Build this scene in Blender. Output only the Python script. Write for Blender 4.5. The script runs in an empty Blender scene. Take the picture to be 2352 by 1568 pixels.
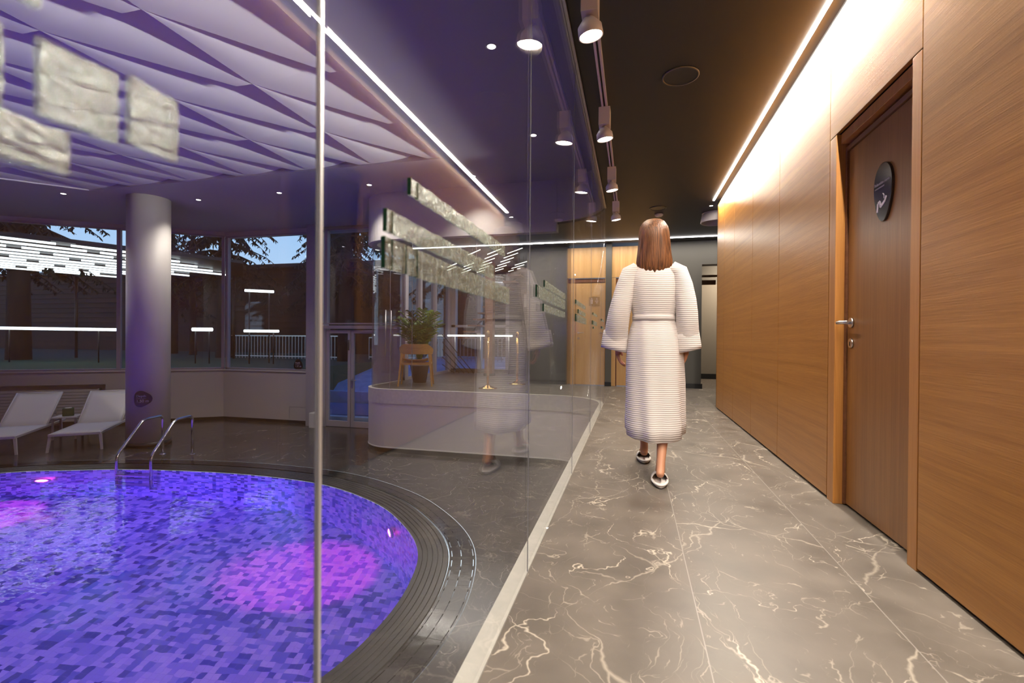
import bpy, bmesh, math, random
from mathutils import Vector, Matrix
random.seed(7)
PI = math.pi
SC = bpy.context.scene
COL = SC.collection

# ------------------------------------------------------------------ camera
YAW, PITCH, ROLL = math.radians(14.13), math.atan(6 / 1100), 0.0073
fw = Vector((-math.sin(YAW), math.cos(YAW), 0)); rt = Vector((math.cos(YAW), math.sin(YAW), 0)); upv = Vector((0, 0, 1))
f2 = fw * math.cos(PITCH) - upv * math.sin(PITCH); u2 = upv * math.cos(PITCH) + fw * math.sin(PITCH)
r3 = rt * math.cos(ROLL) + u2 * math.sin(ROLL); u3 = u2 * math.cos(ROLL) - rt * math.sin(ROLL)
cd = bpy.data.cameras.new('camera'); cam = bpy.data.objects.new('camera', cd); COL.objects.link(cam)
cam.matrix_world = Matrix(((r3.x, u3.x, -f2.x, 0), (r3.y, u3.y, -f2.y, 0), (r3.z, u3.z, -f2.z, .9), (0, 0, 0, 1)))
cd.sensor_width = 36; cd.lens = 1100 / 2352 * 36; cd.clip_start = .02; cd.clip_end = 400
cd.dof.use_dof = True; cd.dof.focus_distance = 4.0; cd.dof.aperture_fstop = 3.6
SC.camera = cam

# ------------------------------------------------------------------ view, world, render behaviour
SC.view_settings.view_transform = 'Standard'; SC.view_settings.look = 'None'
SC.view_settings.gamma = 1; SC.view_settings.use_curve_mapping = False
SC.view_settings.exposure = 0.0
cy = SC.cycles
cy.use_denoising = True; cy.adaptive_threshold = .015; cy.max_bounces = 8; cy.diffuse_bounces = 3; cy.glossy_bounces = 5
cy.transmission_bounces = 8; cy.transparent_max_bounces = 24; cy.sample_clamp_indirect = 4; cy.sample_clamp_direct = 0
cy.blur_glossy = 0.6; cy.caustics_reflective = False; cy.caustics_refractive = True
W = bpy.data.worlds.new('dusk_sky'); SC.world = W; W.use_nodes = True
wn, wl = W.node_tree.nodes, W.node_tree.links
bg = wn['Background']; tc = wn.new('ShaderNodeTexCoord'); sx = wn.new('ShaderNodeSeparateXYZ'); cr = wn.new('ShaderNodeValToRGB')
wl.new(tc.outputs['Generated'], sx.inputs[0]); wl.new(sx.outputs['Z'], cr.inputs[0]); wl.new(cr.outputs[0], bg.inputs[0])
e = cr.color_ramp.elements
e[0].position = 0.0; e[0].color = (.78, .90, 1.0, 1); e[1].position = .55; e[1].color = (.05, .13, .45, 1)
k = e.new(.18); k.color = (.55, .76, 1.0, 1)
bg.inputs[1].default_value = 1.35
SKY = 1.0

def lamp(name, kind, loc, energy, color, size=.1, rot=None, spot=None, blend=.5, sy=None, spread=None, along=None):
    l = bpy.data.lights.new(name, kind); l.energy = energy; l.color = color
    if kind == 'AREA':
        l.size = size
        if sy: l.shape = 'RECTANGLE'; l.size_y = sy
        if spread: l.spread = spread
    else: l.shadow_soft_size = size
    if kind == 'SPOT': l.spot_size = spot; l.spot_blend = blend
    o = bpy.data.objects.new(name, l); COL.objects.link(o); o.location = loc
    if along is not None:      # length axis given: size runs along it, sy across
        z = -Vector(rot).normalized(); x = Vector(along).normalized(); x = (x - z * x.dot(z)).normalized(); y = z.cross(x)
        o.rotation_euler = Matrix(((x.x, y.x, z.x), (x.y, y.y, z.y), (x.z, y.z, z.z))).to_euler()
    elif rot is not None:
        o.rotation_euler = Vector(rot).to_track_quat('-Z', 'Y').to_euler()
    return o

WARM = (1.0, .80, .58); LEDW = (1.0, .90, .76); VIO = (.13, .06, 1.0); MAG = (1.0, .03, .75)
E_LED, E_TRACK, E_POOL, E_MAG = 26.0, 38.0, 37.0, 750.0
# light of the linear profile that washes the wood wall, the cross profile and the underwater lamps
lamp('wall_wash_light', 'AREA', (1.022, 1.45, 2.735), 400, LEDW, 10.6, (.30, 0, -1), sy=.018, along=(0, 1, 0))
lamp('hall_fill_light', 'AREA', (-.47, 2.9, 3.10), 46, (1, .97, .93), 7.0, (-1, 0, .05), sy=.05, spread=math.radians(22), along=(0, 1, 0))  # added unseen source, grazes the folded ceiling and whitens the hall
lamp('cross_line_light', 'AREA', (-.9, 9.08, 2.735), 78, LEDW, 6.6, (0, 0, -1), sy=.025, along=(1, 0, 0))

# ------------------------------------------------------------------ materials
def nt(name):
    m = bpy.data.materials.new(name); m.use_nodes = True
    return m, m.node_tree.nodes, m.node_tree.links, m.node_tree.nodes['Principled BSDF']
def mat(name, col, rough=.5, metal=0, coat=0, bump=0, bscale=60, spec=.5, var=0):
    m, n, l, p = nt(name)
    p.inputs['Base Color'].default_value = (*col, 1); p.inputs['Roughness'].default_value = rough
    p.inputs['Metallic'].default_value = metal; p.inputs['Coat Weight'].default_value = coat
    p.inputs['Coat Roughness'].default_value = .1; p.inputs['Specular IOR Level'].default_value = spec
    if bump or var:
        t = n.new('ShaderNodeTexCoord'); z = n.new('ShaderNodeTexNoise'); z.inputs['Scale'].default_value = bscale; z.inputs['Detail'].default_value = 4
        l.new(t.outputs['Object'], z.inputs[0])
        if bump:
            b = n.new('ShaderNodeBump'); b.inputs['Strength'].default_value = bump; b.inputs['Distance'].default_value = .01
            l.new(z.outputs[0], b.inputs['Height']); l.new(b.outputs[0], p.inputs['Normal'])
        if var:
            r = n.new('ShaderNodeValToRGB'); l.new(z.outputs[0], r.inputs[0]); l.new(r.outputs[0], p.inputs['Base Color'])
            r.color_ramp.elements[0].position = .3; r.color_ramp.elements[1].position = .7
            r.color_ramp.elements[0].color = (*[c * (1 - var) for c in col], 1); r.color_ramp.elements[1].color = (*[min(1, c * (1 + var)) for c in col], 1)
    return m
def emit(name, col, s):
    m, n, l, p = nt(name); n.remove(p); e = n.new('ShaderNodeEmission'); e.inputs[0].default_value = (*col, 1); e.inputs[1].default_value = s
    l.new(e.outputs[0], n['Material Output'].inputs[0]); return m
def math_(n, l, op, a, b=None, c=None):
    x = n.new('ShaderNodeMath'); x.operation = op
    for i, v in enumerate((a, b, c)):
        if v is None: continue
        if isinstance(v, (int, float)): x.inputs[i].default_value = v
        else: l.new(v, x.inputs[i])
    return x.outputs[0]
def glass(name, tint, f0=.045, rough=0.0, dirt=0.0):
    """thin clear pane: what is not reflected passes straight through"""
    m, n, l, p = nt(name); n.remove(p)
    g = n.new('ShaderNodeNewGeometry'); vm = n.new('ShaderNodeVectorMath'); vm.operation = 'DOT_PRODUCT'
    l.new(g.outputs['Incoming'], vm.inputs[0]); l.new(g.outputs['Normal'], vm.inputs[1])
    c = math_(n, l, 'ABSOLUTE', vm.outputs['Value']); c = math_(n, l, 'SUBTRACT', 1.0, c); c = math_(n, l, 'POWER', c, 5.0)
    c = math_(n, l, 'MULTIPLY_ADD', c, .50, f0)
    t = n.new('ShaderNodeBsdfTransparent'); t.inputs[0].default_value = (*tint, 1)
    gl = n.new('ShaderNodeBsdfGlossy'); gl.inputs['Roughness'].default_value = rough; gl.inputs[0].default_value = (.97, .97, 1, 1)
    mx = n.new('ShaderNodeMixShader'); l.new(c, mx.inputs[0]); l.new(t.outputs[0], mx.inputs[1]); l.new(gl.outputs[0], mx.inputs[2])
    l.new(mx.outputs[0], n['Material Output'].inputs[0]); return m

def wood(name, axis, c1, c2, rough=.32, scale=1.0, off=0.0):
    """veneer with the grain running along the given axis (object coordinates)"""
    m, n, l, p = nt(name)
    t = n.new('ShaderNodeTexCoord'); mp = n.new('ShaderNodeMapping'); l.new(t.outputs['Object'], mp.inputs[0])
    s = [26 * scale] * 3; s[axis] = .35 * scale; mp.inputs['Scale'].default_value = s; mp.inputs['Location'].default_value = (off, off, off)
    z = n.new('ShaderNodeTexNoise'); z.inputs['Scale'].default_value = 1; z.inputs['Detail'].default_value = 6; z.inputs['Roughness'].default_value = .65; z.inputs['Distortion'].default_value = .35
    l.new(mp.outputs[0], z.inputs[0])
    mp2 = n.new('ShaderNodeMapping'); l.new(t.outputs['Object'], mp2.inputs[0]); s2 = [230 * scale] * 3; s2[axis] = 7 * scale; mp2.inputs['Scale'].default_value = s2
    z2 = n.new('ShaderNodeTexNoise'); z2.inputs['Scale'].default_value = 1; z2.inputs['Detail'].default_value = 3; l.new(mp2.outputs[0], z2.inputs[0])
    mix = math_(n, l, 'MULTIPLY_ADD', z2.outputs[0], .35, math_(n, l, 'MULTIPLY', z.outputs[0], .75))
    r = n.new('ShaderNodeValToRGB'); l.new(mix, r.inputs[0]); r.color_ramp.elements[0].position = .36; r.color_ramp.elements[1].position = .72
    r.color_ramp.elements[0].color = (*c1, 1); r.color_ramp.elements[1].color = (*c2, 1); l.new(r.outputs[0], p.inputs['Base Color'])
    p.inputs['Roughness'].default_value = rough; p.inputs['Specular IOR Level'].default_value = .5
    b = n.new('ShaderNodeBump'); b.inputs['Strength'].default_value = .12; b.inputs['Distance'].default_value = .004
    l.new(z2.outputs[0], b.inputs['Height']); l.new(b.outputs[0], p.inputs['Normal']); return m

def marble(name, base, vein, rough=.3, grout=(.25, .23, .21), ox=.215, oy=-1.9, tx=.6, ty=3.0):
    m, n, l, p = nt(name)
    t = n.new('ShaderNodeTexCoord'); co = t.outputs['Object']
    sp = n.new('ShaderNodeSeparateXYZ'); l.new(co, sp.inputs[0])
    ix = math_(n, l, 'DIVIDE', math_(n, l, 'SUBTRACT', sp.outputs[0], ox), tx); iy = math_(n, l, 'DIVIDE', math_(n, l, 'SUBTRACT', sp.outputs[1], oy), ty)
    fx = math_(n, l, 'FLOOR', ix); fy = math_(n, l, 'FLOOR', iy)
    cb = n.new('ShaderNodeCombineXYZ'); l.new(fx, cb.inputs[0]); l.new(fy, cb.inputs[1])
    wn_ = n.new('ShaderNodeTexWhiteNoise'); wn_.noise_dimensions = '3D'; l.new(cb.outputs[0], wn_.inputs['Vector'])
    sc = n.new('ShaderNodeVectorMath'); sc.operation = 'SCALE'; sc.inputs['Scale'].default_value = 7.0; l.new(wn_.outputs['Color'], sc.inputs[0])
    ad = n.new('ShaderNodeVectorMath'); ad.operation = 'ADD'; l.new(co, ad.inputs[0]); l.new(sc.outputs[0], ad.inputs[1])
    wz = n.new('ShaderNodeTexNoise'); wz.inputs['Scale'].default_value = 2.2; wz.inputs['Detail'].default_value = 5; l.new(ad.outputs[0], wz.inputs[0])
    wm = n.new('ShaderNodeVectorMath'); wm.operation = 'MULTIPLY_ADD'; l.new(wz.outputs['Color'], wm.inputs[0]); wm.inputs[1].default_value = (.9, .9, 0); l.new(ad.outputs[0], wm.inputs[2])
    def veins(scale, width, mask_lo):
        mp = n.new('ShaderNodeMapping'); mp.inputs['Scale'].default_value = (scale, scale * .55, 0); mp.inputs['Rotation'].default_value = (0, 0, .6); l.new(wm.outputs[0], mp.inputs[0])
        v = n.new('ShaderNodeTexVoronoi'); v.feature = 'DISTANCE_TO_EDGE'; v.inputs['Scale'].default_value = 1; l.new(mp.outputs[0], v.inputs[0])
        q = n.new('ShaderNodeTexNoise'); q.inputs['Scale'].default_value = scale * 1.6; q.inputs['Detail'].default_value = 3; l.new(ad.outputs[0], q.inputs[0])
        mk = n.new('ShaderNodeMapRange'); mk.inputs[1].default_value = mask_lo; mk.inputs[2].default_value = mask_lo + .18; l.new(q.outputs[0], mk.inputs[0])
        w = math_(n, l, 'MULTIPLY', mk.outputs[0], width)
        return math_(n, l, 'MULTIPLY', math_(n, l, 'GREATER_THAN', w, v.outputs['Distance']), 1.0), mk.outputs[0], v.outputs['Distance'], w
    def soft(scale, width, lo):
        g, mk, d, w = veins(scale, width, lo)
        r = math_(n, l, 'DIVIDE', d, math_(n, l, 'ADD', w, .0005)); r = math_(n, l, 'SUBTRACT', 1.0, r)
        x = n.new('ShaderNodeClamp'); l.new(r, x.inputs[0]); return x.outputs[0]
    v = math_(n, l, 'MAXIMUM', soft(1.9, .011, .46), math_(n, l, 'MULTIPLY', soft(4.6, .02, .50), .55))
    v = math_(n, l, 'MAXIMUM', v, math_(n, l, 'MULTIPLY', soft(9, .04, .54), .4))
    wm2 = n.new('ShaderNodeVectorMath'); wm2.operation = 'MULTIPLY_ADD'; l.new(wz.outputs['Color'], wm2.inputs[0]); wm2.inputs[1].default_value = (.38, .38, 0); l.new(ad.outputs[0], wm2.inputs[2]); wm = wm2; v = math_(n, l, 'MAXIMUM', v, math_(n, l, 'MULTIPLY', soft(1.3, .007, .44), .55)); v = math_(n, l, 'MAXIMUM', v, math_(n, l, 'MULTIPLY', soft(3.4, .012, .47), .4))
    cl = n.new('ShaderNodeTexNoise'); cl.inputs['Scale'].default_value = 5; cl.inputs['Detail'].default_value = 6; l.new(ad.outputs[0], cl.inputs[0])
    r = n.new('ShaderNodeValToRGB'); l.new(cl.outputs[0], r.inputs[0]); r.color_ramp.elements[0].position = .25; r.color_ramp.elements[1].position = .75
    r.color_ramp.elements[0].color = (*[c * .72 for c in base], 1); r.color_ramp.elements[1].color = (*[c * 1.28 for c in base], 1)
    mx = n.new('ShaderNodeMix'); mx.data_type = 'RGBA'; l.new(v, mx.inputs[0]); l.new(r.outputs[0], mx.inputs[6]); mx.inputs[7].default_value = (*vein, 1)
    def line(i, size):
        f = math_(n, l, 'FRACT', i); f = math_(n, l, 'MINIMUM', f, math_(n, l, 'SUBTRACT', 1.0, f)); return math_(n, l, 'LESS_THAN', math_(n, l, 'MULTIPLY', f, size), .0016)
    gr = math_(n, l, 'MAXIMUM', line(ix, tx), line(iy, ty))
    mg = n.new('ShaderNodeMix'); mg.data_type = 'RGBA'; l.new(gr, mg.inputs[0]); l.new(mx.outputs[2], mg.inputs[6]); mg.inputs[7].default_value = (*grout, 1)
    l.new(mg.outputs[2], p.inputs['Base Color']); p.inputs['Roughness'].default_value = rough
    rr = n.new('ShaderNodeMapRange'); l.new(cl.outputs[0], rr.inputs[0]); rr.inputs[3].default_value = rough * .75; rr.inputs[4].default_value = rough * 1.3
    l.new(rr.outputs[0], p.inputs['Roughness'])
    return m

def mosaic(name):
    m, n, l, p = nt(name)
    t = n.new('ShaderNodeTexCoord'); sp = n.new('ShaderNodeSeparateXYZ'); l.new(t.outputs['UV'], sp.inputs[0])
    def cell(sx_, sy_, off):
        x = math_(n, l, 'DIVIDE', sp.outputs[0], sx_); y = math_(n, l, 'DIVIDE', sp.outputs[1], sy_)
        cb = n.new('ShaderNodeCombineXYZ'); l.new(math_(n, l, 'FLOOR', x), cb.inputs[0]); l.new(math_(n, l, 'FLOOR', y), cb.inputs[1]); cb.inputs[2].default_value = off
        w = n.new('ShaderNodeTexWhiteNoise'); w.noise_dimensions = '3D'; l.new(cb.outputs[0], w.inputs['Vector']); return w.outputs['Value'], x, y
    a, _, _ = cell(.12, .06, 1.5); b, _, _ = cell(.06, .12, 4.5); c, x, y = cell(.06, .06, 9.5)
    pick = math_(n, l, 'GREATER_THAN', c, .5)
    v = math_(n, l, 'ADD', math_(n, l, 'MULTIPLY', a, pick), math_(n, l, 'MULTIPLY', b, math_(n, l, 'SUBTRACT', 1.0, pick)))
    r = n.new('ShaderNodeValToRGB'); r.color_ramp.interpolation = 'CONSTANT'; l.new(v, r.inputs[0]); e = r.color_ramp.elements
    e[0].position = 0; e[0].color = (.06, .08, .18, 1); e[1].position = .17; e[1].color = (.20, .25, .42, 1)
    for ps, cc in ((.36, (.48, .52, .68)), (.56, (.75, .76, .85)), (.8, (.88, .88, .92))):
        q = e.new(ps); q.color = (*cc, 1)
    fx = math_(n, l, 'FRACT', x); fy = math_(n, l, 'FRACT', y)
    g = math_(n, l, 'LESS_THAN', math_(n, l, 'MINIMUM', fx, fy), .05)
    mg = n.new('ShaderNodeMix'); mg.data_type = 'RGBA'; l.new(math_(n, l, 'MULTIPLY', g, .45), mg.inputs[0]); l.new(r.outputs[0], mg.inputs[6]); mg.inputs[7].default_value = (.3, .32, .42, 1)
    l.new(mg.outputs[2], p.inputs['Base Color']); p.inputs['Roughness'].default_value = .25
    return m

M = {}
M['white'] = mat('white_plaster', (.62, .59, .58), .55, bump=.03, bscale=90)
M['white_wall'] = mat('pool_wall_paint', (.50, .46, .45), .6, bump=.02)
M['facet'] = mat('folded_ceiling_panel', (.72, .71, .72), .5, bump=.05, bscale=160)
M['soffit'] = mat('soffit_paint', (.42, .40, .44), .5)
M['black_ceiling'] = mat('black_ceiling_paint', (.012, .0105, .011), .5)
M['black'] = mat('black_plastic', (.012, .012, .014), .4)
M['dark_grey'] = mat('dark_grey_paint', (.085, .080, .072), .5)
M['taupe'] = mat('taupe_wall_paint', (.21, .19, .165), .6)
M['marble'] = marble('grey_veined_marble', (.114, .098, .084), (.48, .43, .36), .40)
M['marble_dark'] = marble('wet_dark_marble', (.050, .046, .045), (.26, .23, .20), .18, grout=(.03, .03, .03), tx=.6, ty=1.2)
M['stone_strip'] = mat('pale_stone_strip', (.60, .58, .52), .4, bscale=20, var=.07)
M['coping'] = mat('black_grooved_stone', (.035, .033, .032), .3, bump=.1, bscale=30)
M['grate'] = mat('black_grate_stone', (.022, .021, .022), .12, bump=.15, bscale=9)
M['wood_wall'] = wood('oak_veneer_horizontal', 1, (.30, .118, .019), (.47, .212, .045), .33)
M['wood_door'] = wood('oak_veneer_vertical', 2, (.20, .084, .023), (.32, .145, .042), .30)
M['wood_frame'] = wood('oak_frame_vertical', 2, (.36, .14, .03), (.52, .24, .065), .35)
M['wood_far'] = wood('pale_oak_vertical', 2, (.46, .25, .085), (.66, .40, .17), .42, .7)
M['wood_reveal'] = wood('brown_oak_reveal', 1, (.12, .045, .02), (.2, .085, .04), .4)
M['wood_chair'] = wood('chair_plywood', 0, (.42, .22, .07), (.62, .36, .13), .4)
M['wood_brown'] = wood('brown_timber', 2, (.13, .05, .025), (.23, .10, .05), .5)
M['chrome'] = mat('polished_steel', (.72, .72, .74), .12, 1)
M['satin'] = mat('satin_steel', (.62, .61, .60), .28, 1)
M['gold'] = mat('polished_brass', (.75, .46, .16), .16, 1)
M['alu'] = mat('aluminium_profile', (.45, .44, .45), .35, .8)
M['lampwhite'] = mat('white_lamp_paint', (.66, .60, .60), .4)
M['frame'] = mat('lavender_grey_frame', (.36, .33, .37), .45)
M['sling'] = mat('white_mesh_fabric', (.74, .72, .70), .7, bump=.05, bscale=300)
M['whitemetal'] = mat('white_powder_coat', (.72, .70, .68), .4)
M['sign'] = mat('dark_plum_acrylic', (.018, .013, .022), .15, coat=.6)
M['letter'] = mat('pale_lettering', (.55, .48, .58), .5)
M['greytext'] = mat('dim_lettering', (.22, .17, .25), .5)
M['led'] = emit('led_light', LEDW, 30.0)
M['led_cross'] = emit('led_light_cross', (1, .95, .92), 14.0)
M['tube'] = emit('lamp_and_reflection_glow', (1.0, .96, .86), 4.5)  # stick lights, and the added tubes that stand for reflections
M['bulb'] = emit('spot_bulb_light', (1.0, .86, .68), 40.0)
M['downlight'] = emit('downlight_glow', (1.0, .93, .85), 22.0)
M['poollamp'] = emit('magenta_lamp_glow', (1.0, .05, .85), 30.0)
M['glass'] = glass('partition_glass', (.965, .975, .98))
M['glass_win'] = glass('window_glass', (.80, .86, .92), .05)
M['mosaic'] = mosaic('pool_mosaic')
M['grass'] = mat('dusk_lawn', (.035, .105, .055), .9, bump=.4, bscale=40, var=.4)
M['snow'] = mat('pale_blue_terrace', (.42, .58, .70), .7, var=.15, bscale=3)
M['deck_out'] = mat('outdoor_deck_stone', (.16, .20, .26), .5)
M['slat'] = mat('dark_timber_slats', (.014, .012, .013), .7)
M['bark'] = mat('dark_bark', (.022, .024, .026), .9, bump=.5, bscale=20)
M['needle'] = mat('dark_needles', (.010, .022, .020), .8)
M['poolout'] = mat('outdoor_pool_cover', (.10, .22, .5), .2)
M['potmat'] = mat('grey_clay_pot', (.16, .13, .13), .6)
M['leaf'] = mat('palm_leaf', (.13, .21, .05), .5, var=.5, bscale=8)
M['skin'] = mat('skin', (.56, .27, .16), .5)
M['skin'].node_tree.nodes['Principled BSDF'].inputs['Subsurface Weight'].default_value = .08
M['lip'] = mat('lip_skin', (.45, .14, .12), .45)
M['eye'] = mat('eye_white', (.7, .68, .66), .2)
M['iris'] = mat('eye_iris', (.05, .03, .02), .2)
M['paper'] = mat('white_paper_notice', (.62, .58, .54), .7)
M['edge'] = mat('polished_glass_edge', (.80, .82, .86), .35, .75)
M['seam'] = mat('glass_joint_edge', (.20, .20, .24), .25)
M['slipper'] = mat('white_terry', (.78, .74, .72), .85, bump=.3, bscale=200)

def make_robe_mat():
    m, n, l, p = nt('white_waffle_cotton'); p.inputs['Base Color'].default_value = (.72, .665, .66, 1); p.inputs['Roughness'].default_value = .85
    t = n.new('ShaderNodeTexCoord'); w = n.new('ShaderNodeTexWave'); w.bands_direction = 'Z'; w.inputs['Scale'].default_value = 24; w.inputs['Distortion'].default_value = .6; w.inputs['Detail'].default_value = 1
    l.new(t.outputs['Object'], w.inputs[0]); b = n.new('ShaderNodeBump'); b.inputs['Strength'].default_value = .32; b.inputs['Distance'].default_value = .006
    l.new(w.outputs[1], b.inputs['Height']); l.new(b.outputs[0], p.inputs['Normal']); return m
M['robe'] = make_robe_mat()
def make_hair_mat():
    m, n, l, p = nt('brown_hair'); t = n.new('ShaderNodeTexCoord'); mp = n.new('ShaderNodeMapping'); mp.inputs['Scale'].default_value = (110, 110, 5)
    z = n.new('ShaderNodeTexNoise'); z.inputs['Scale'].default_value = 1; z.inputs['Detail'].default_value = 4; l.new(t.outputs['Object'], mp.inputs[0]); l.new(mp.outputs[0], z.inputs[0])
    r = n.new('ShaderNodeValToRGB'); l.new(z.outputs[0], r.inputs[0]); r.color_ramp.elements[0].color = (.035, .012, .005, 1); r.color_ramp.elements[1].color = (.30, .12, .045, 1)
    r.color_ramp.elements[0].position = .3; r.color_ramp.elements[1].position = .75
    l.new(r.outputs[0], p.inputs['Base Color']); p.inputs['Roughness'].default_value = .42; b = n.new('ShaderNodeBump'); b.inputs['Strength'].default_value = .8; b.inputs['Distance'].default_value = .006
    l.new(z.outputs[0], b.inputs['Height']); l.new(b.outputs[0], p.inputs['Normal']); return m
M['hair'] = make_hair_mat()
def make_rough_glass(name='hammered_glass', lo=.06, hi=.45, sc=75):
    m, n, l, p = nt(name); n.remove(p)
    t = n.new('ShaderNodeTexCoord'); z = n.new('ShaderNodeTexNoise'); z.inputs['Scale'].default_value = sc; z.inputs['Detail'].default_value = 4; l.new(t.outputs['Object'], z.inputs[0])
    rp = n.new('ShaderNodeMapRange'); rp.inputs[1].default_value = .42; rp.inputs[2].default_value = .62; rp.inputs[3].default_value = lo; rp.inputs[4].default_value = hi; l.new(z.outputs[0], rp.inputs[0])
    b = n.new('ShaderNodeBump'); b.inputs['Strength'].default_value = 1.0; b.inputs['Distance'].default_value = .004; l.new(z.outputs[0], b.inputs['Height'])
    g = n.new('ShaderNodeBsdfGlossy'); g.inputs[0].default_value = (.85, .92, .86, 1); g.inputs['Roughness'].default_value = .12; l.new(b.outputs[0], g.inputs['Normal'])
    tr = n.new('ShaderNodeBsdfTransparent'); tr.inputs[0].default_value = (.82, .86, .82, 1)
    d = n.new('ShaderNodeBsdfTranslucent'); d.inputs[0].default_value = (.62, .66, .58, 1); l.new(b.outputs[0], d.inputs['Normal'])
    df = n.new('ShaderNodeBsdfDiffuse'); df.inputs[0].default_value = (.55, .60, .54, 1); l.new(b.outputs[0], df.inputs['Normal'])
    a1 = n.new('ShaderNodeMixShader'); a1.inputs[0].default_value = .5; l.new(d.outputs[0], a1.inputs[1]); l.new(df.outputs[0], a1.inputs[2])
    a2 = n.new('ShaderNodeMixShader'); l.new(rp.outputs[0], a2.inputs[0]); l.new(tr.outputs[0], a2.inputs[1]); l.new(a1.outputs[0], a2.inputs[2])
    a3 = n.new('ShaderNodeMixShader'); a3.inputs[0].default_value = .17; l.new(a2.outputs[0], a3.inputs[1]); l.new(g.outputs[0], a3.inputs[2])
    l.new(a3.outputs[0], n['Material Output'].inputs[0]); return m
M['hammered'] = make_rough_glass()
M['hammered_clear'] = make_rough_glass('clear_hammered_glass', .05, .24, 150)
def make_water():
    m, n, l, p = nt('pool_water'); n.remove(p)
    t = n.new('ShaderNodeTexCoord'); mp = n.new('ShaderNodeMapping'); mp.inputs['Scale'].default_value = (1, 1.8, 1); l.new(t.outputs['Object'], mp.inputs[0])
    z = n.new('ShaderNodeTexNoise'); z.inputs['Scale'].default_value = 2.4; z.inputs['Detail'].default_value = 3; l.new(mp.outputs[0], z.inputs[0])
    b = n.new('ShaderNodeBump'); b.inputs['Strength'].default_value = .10; b.inputs['Distance'].default_value = .05; l.new(z.outputs[0], b.inputs['Height'])
    r = n.new('ShaderNodeBsdfRefraction'); r.inputs['IOR'].default_value = 1.33; r.inputs['Roughness'].default_value = 0.02; l.new(b.outputs[0], r.inputs['Normal'])
    g = n.new('ShaderNodeBsdfGlossy'); g.inputs['Roughness'].default_value = .03; l.new(b.outputs[0], g.inputs['Normal'])
    f = n.new('ShaderNodeFresnel'); f.inputs[0].default_value = 1.33; l.new(b.outputs[0], f.inputs['Normal'])
    x = n.new('ShaderNodeMixShader'); l.new(f.outputs[0], x.inputs[0]); l.new(r.outputs[0], x.inputs[1]); l.new(g.outputs[0], x.inputs[2]); l.new(x.outputs[0], n['Material Output'].inputs[0]); return m
M['water'] = make_water()
M['greenedge'] = mat('green_cut_glass_edge', (.008, .030, .018), .15)

# ------------------------------------------------------------------ mesh helpers
def V(*a): return Vector(a)
class MB:
    def __init__(s): s.bm = bmesh.new()
    def face(s, pts, smooth=False):
        f = s.bm.faces.new([s.bm.verts.new(p) for p in pts]); f.smooth = smooth; return f
    def box(s, a, b, mtx=None):
        x0, y0, z0 = a; x1, y1, z1 = b
        p = [V(x, y, z) for z in (z0, z1) for x, y in ((x0, y0), (x1, y0), (x1, y1), (x0, y1))]
        if mtx is not None: p = [mtx @ q for q in p]
        v = [s.bm.verts.new(q) for q in p]
        for f in ((3, 2, 1, 0), (4, 5, 6, 7), (0, 1, 5, 4), (1, 2, 6, 5), (2, 3, 7, 6), (3, 0, 4, 7)): s.bm.faces.new([v[i] for i in f])
        return s
    def loft(s, rings, close=True, caps=True, smooth=True):
        vs = [[s.bm.verts.new(p) for p in r] for r in rings]; k = len(rings[0])
        for a, b in zip(vs, vs[1:]):
            for i in range(k if close else k - 1):
                j = (i + 1) % k; f = s.bm.faces.new((a[i], a[j], b[j], b[i])); f.smooth = smooth
        if caps and close:
            f = s.bm.faces.new(vs[0][::-1]); f = s.bm.faces.new(vs[-1])
        return s
    def tube(s, pts, r, n=10, caps=True):
        pts = [V(*p) for p in pts]; rr = r if isinstance(r, (list, tuple)) else [r] * len(pts); rings = []; up = V(0, 0, 1)
        prev = None
        for i, p in enumerate(pts):
            d = (pts[min(i + 1, len(pts) - 1)] - pts[max(i - 1, 0)]).normalized()
            if prev is None:
                a = d.cross(up if abs(d.z) < .95 else V(1, 0, 0)).normalized()
            else: a = (prev - d * prev.dot(d)).normalized()
            prev = a; b = d.cross(a)
            rings.append([p + (a * math.cos(t) + b * math.sin(t)) * rr[i] for t in [2 * PI * k / n for k in range(n)]])
        return s.loft(rings, True, caps)
    def cyl(s, c, r, h, n=32, r2=None): return s.tube([c, (c[0], c[1], c[2] + h)], [r, r if r2 is None else r2], n)
    def lathe(s, c, prof, n=32):
        return s.loft([[V(c[0] + r * math.cos(2 * PI * k / n), c[1] + r * math.sin(2 * PI * k / n), c[2] + z) for k in range(n)] for r, z in prof])
    def prism(s, pts2, z0, z1, f=None, smooth=False):
        f = f or (lambda x, y, z: V(x, y, z)); n = len(pts2)
        a = [s.bm.verts.new(f(x, y, z0)) for x, y in pts2]; b = [s.bm.verts.new(f(x, y, z1)) for x, y in pts2]
        s.bm.faces.new(a[::-1]); s.bm.faces.new(b)
        for i in range(n):
            q = s.bm.faces.new((a[i], a[(i + 1) % n], b[(i + 1) % n], b[i])); q.smooth = smooth
        return s
    def build(s, name, m, parent=None, bevel=0, fix=True):
        if fix: bmesh.ops.recalc_face_normals(s.bm, faces=s.bm.faces)
        me = bpy.data.meshes.new(name); s.bm.to_mesh(me); s.bm.free(); me.materials.append(M[m] if isinstance(m, str) else m)
        o = bpy.data.objects.new(name, me); COL.objects.link(o)
        if parent is not None: o.parent = parent
        if bevel:
            b = o.modifiers.new('bevel', 'BEVEL'); b.width = bevel; b.segments = 2; b.limit_method = 'ANGLE'
        return o
def tag(o, label=None, cat=None, group=None, kind=None):
    if label: o['label'] = label
    if cat: o['category'] = cat
    if group: o['group'] = group
    if kind: o['kind'] = kind
    return o
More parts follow.
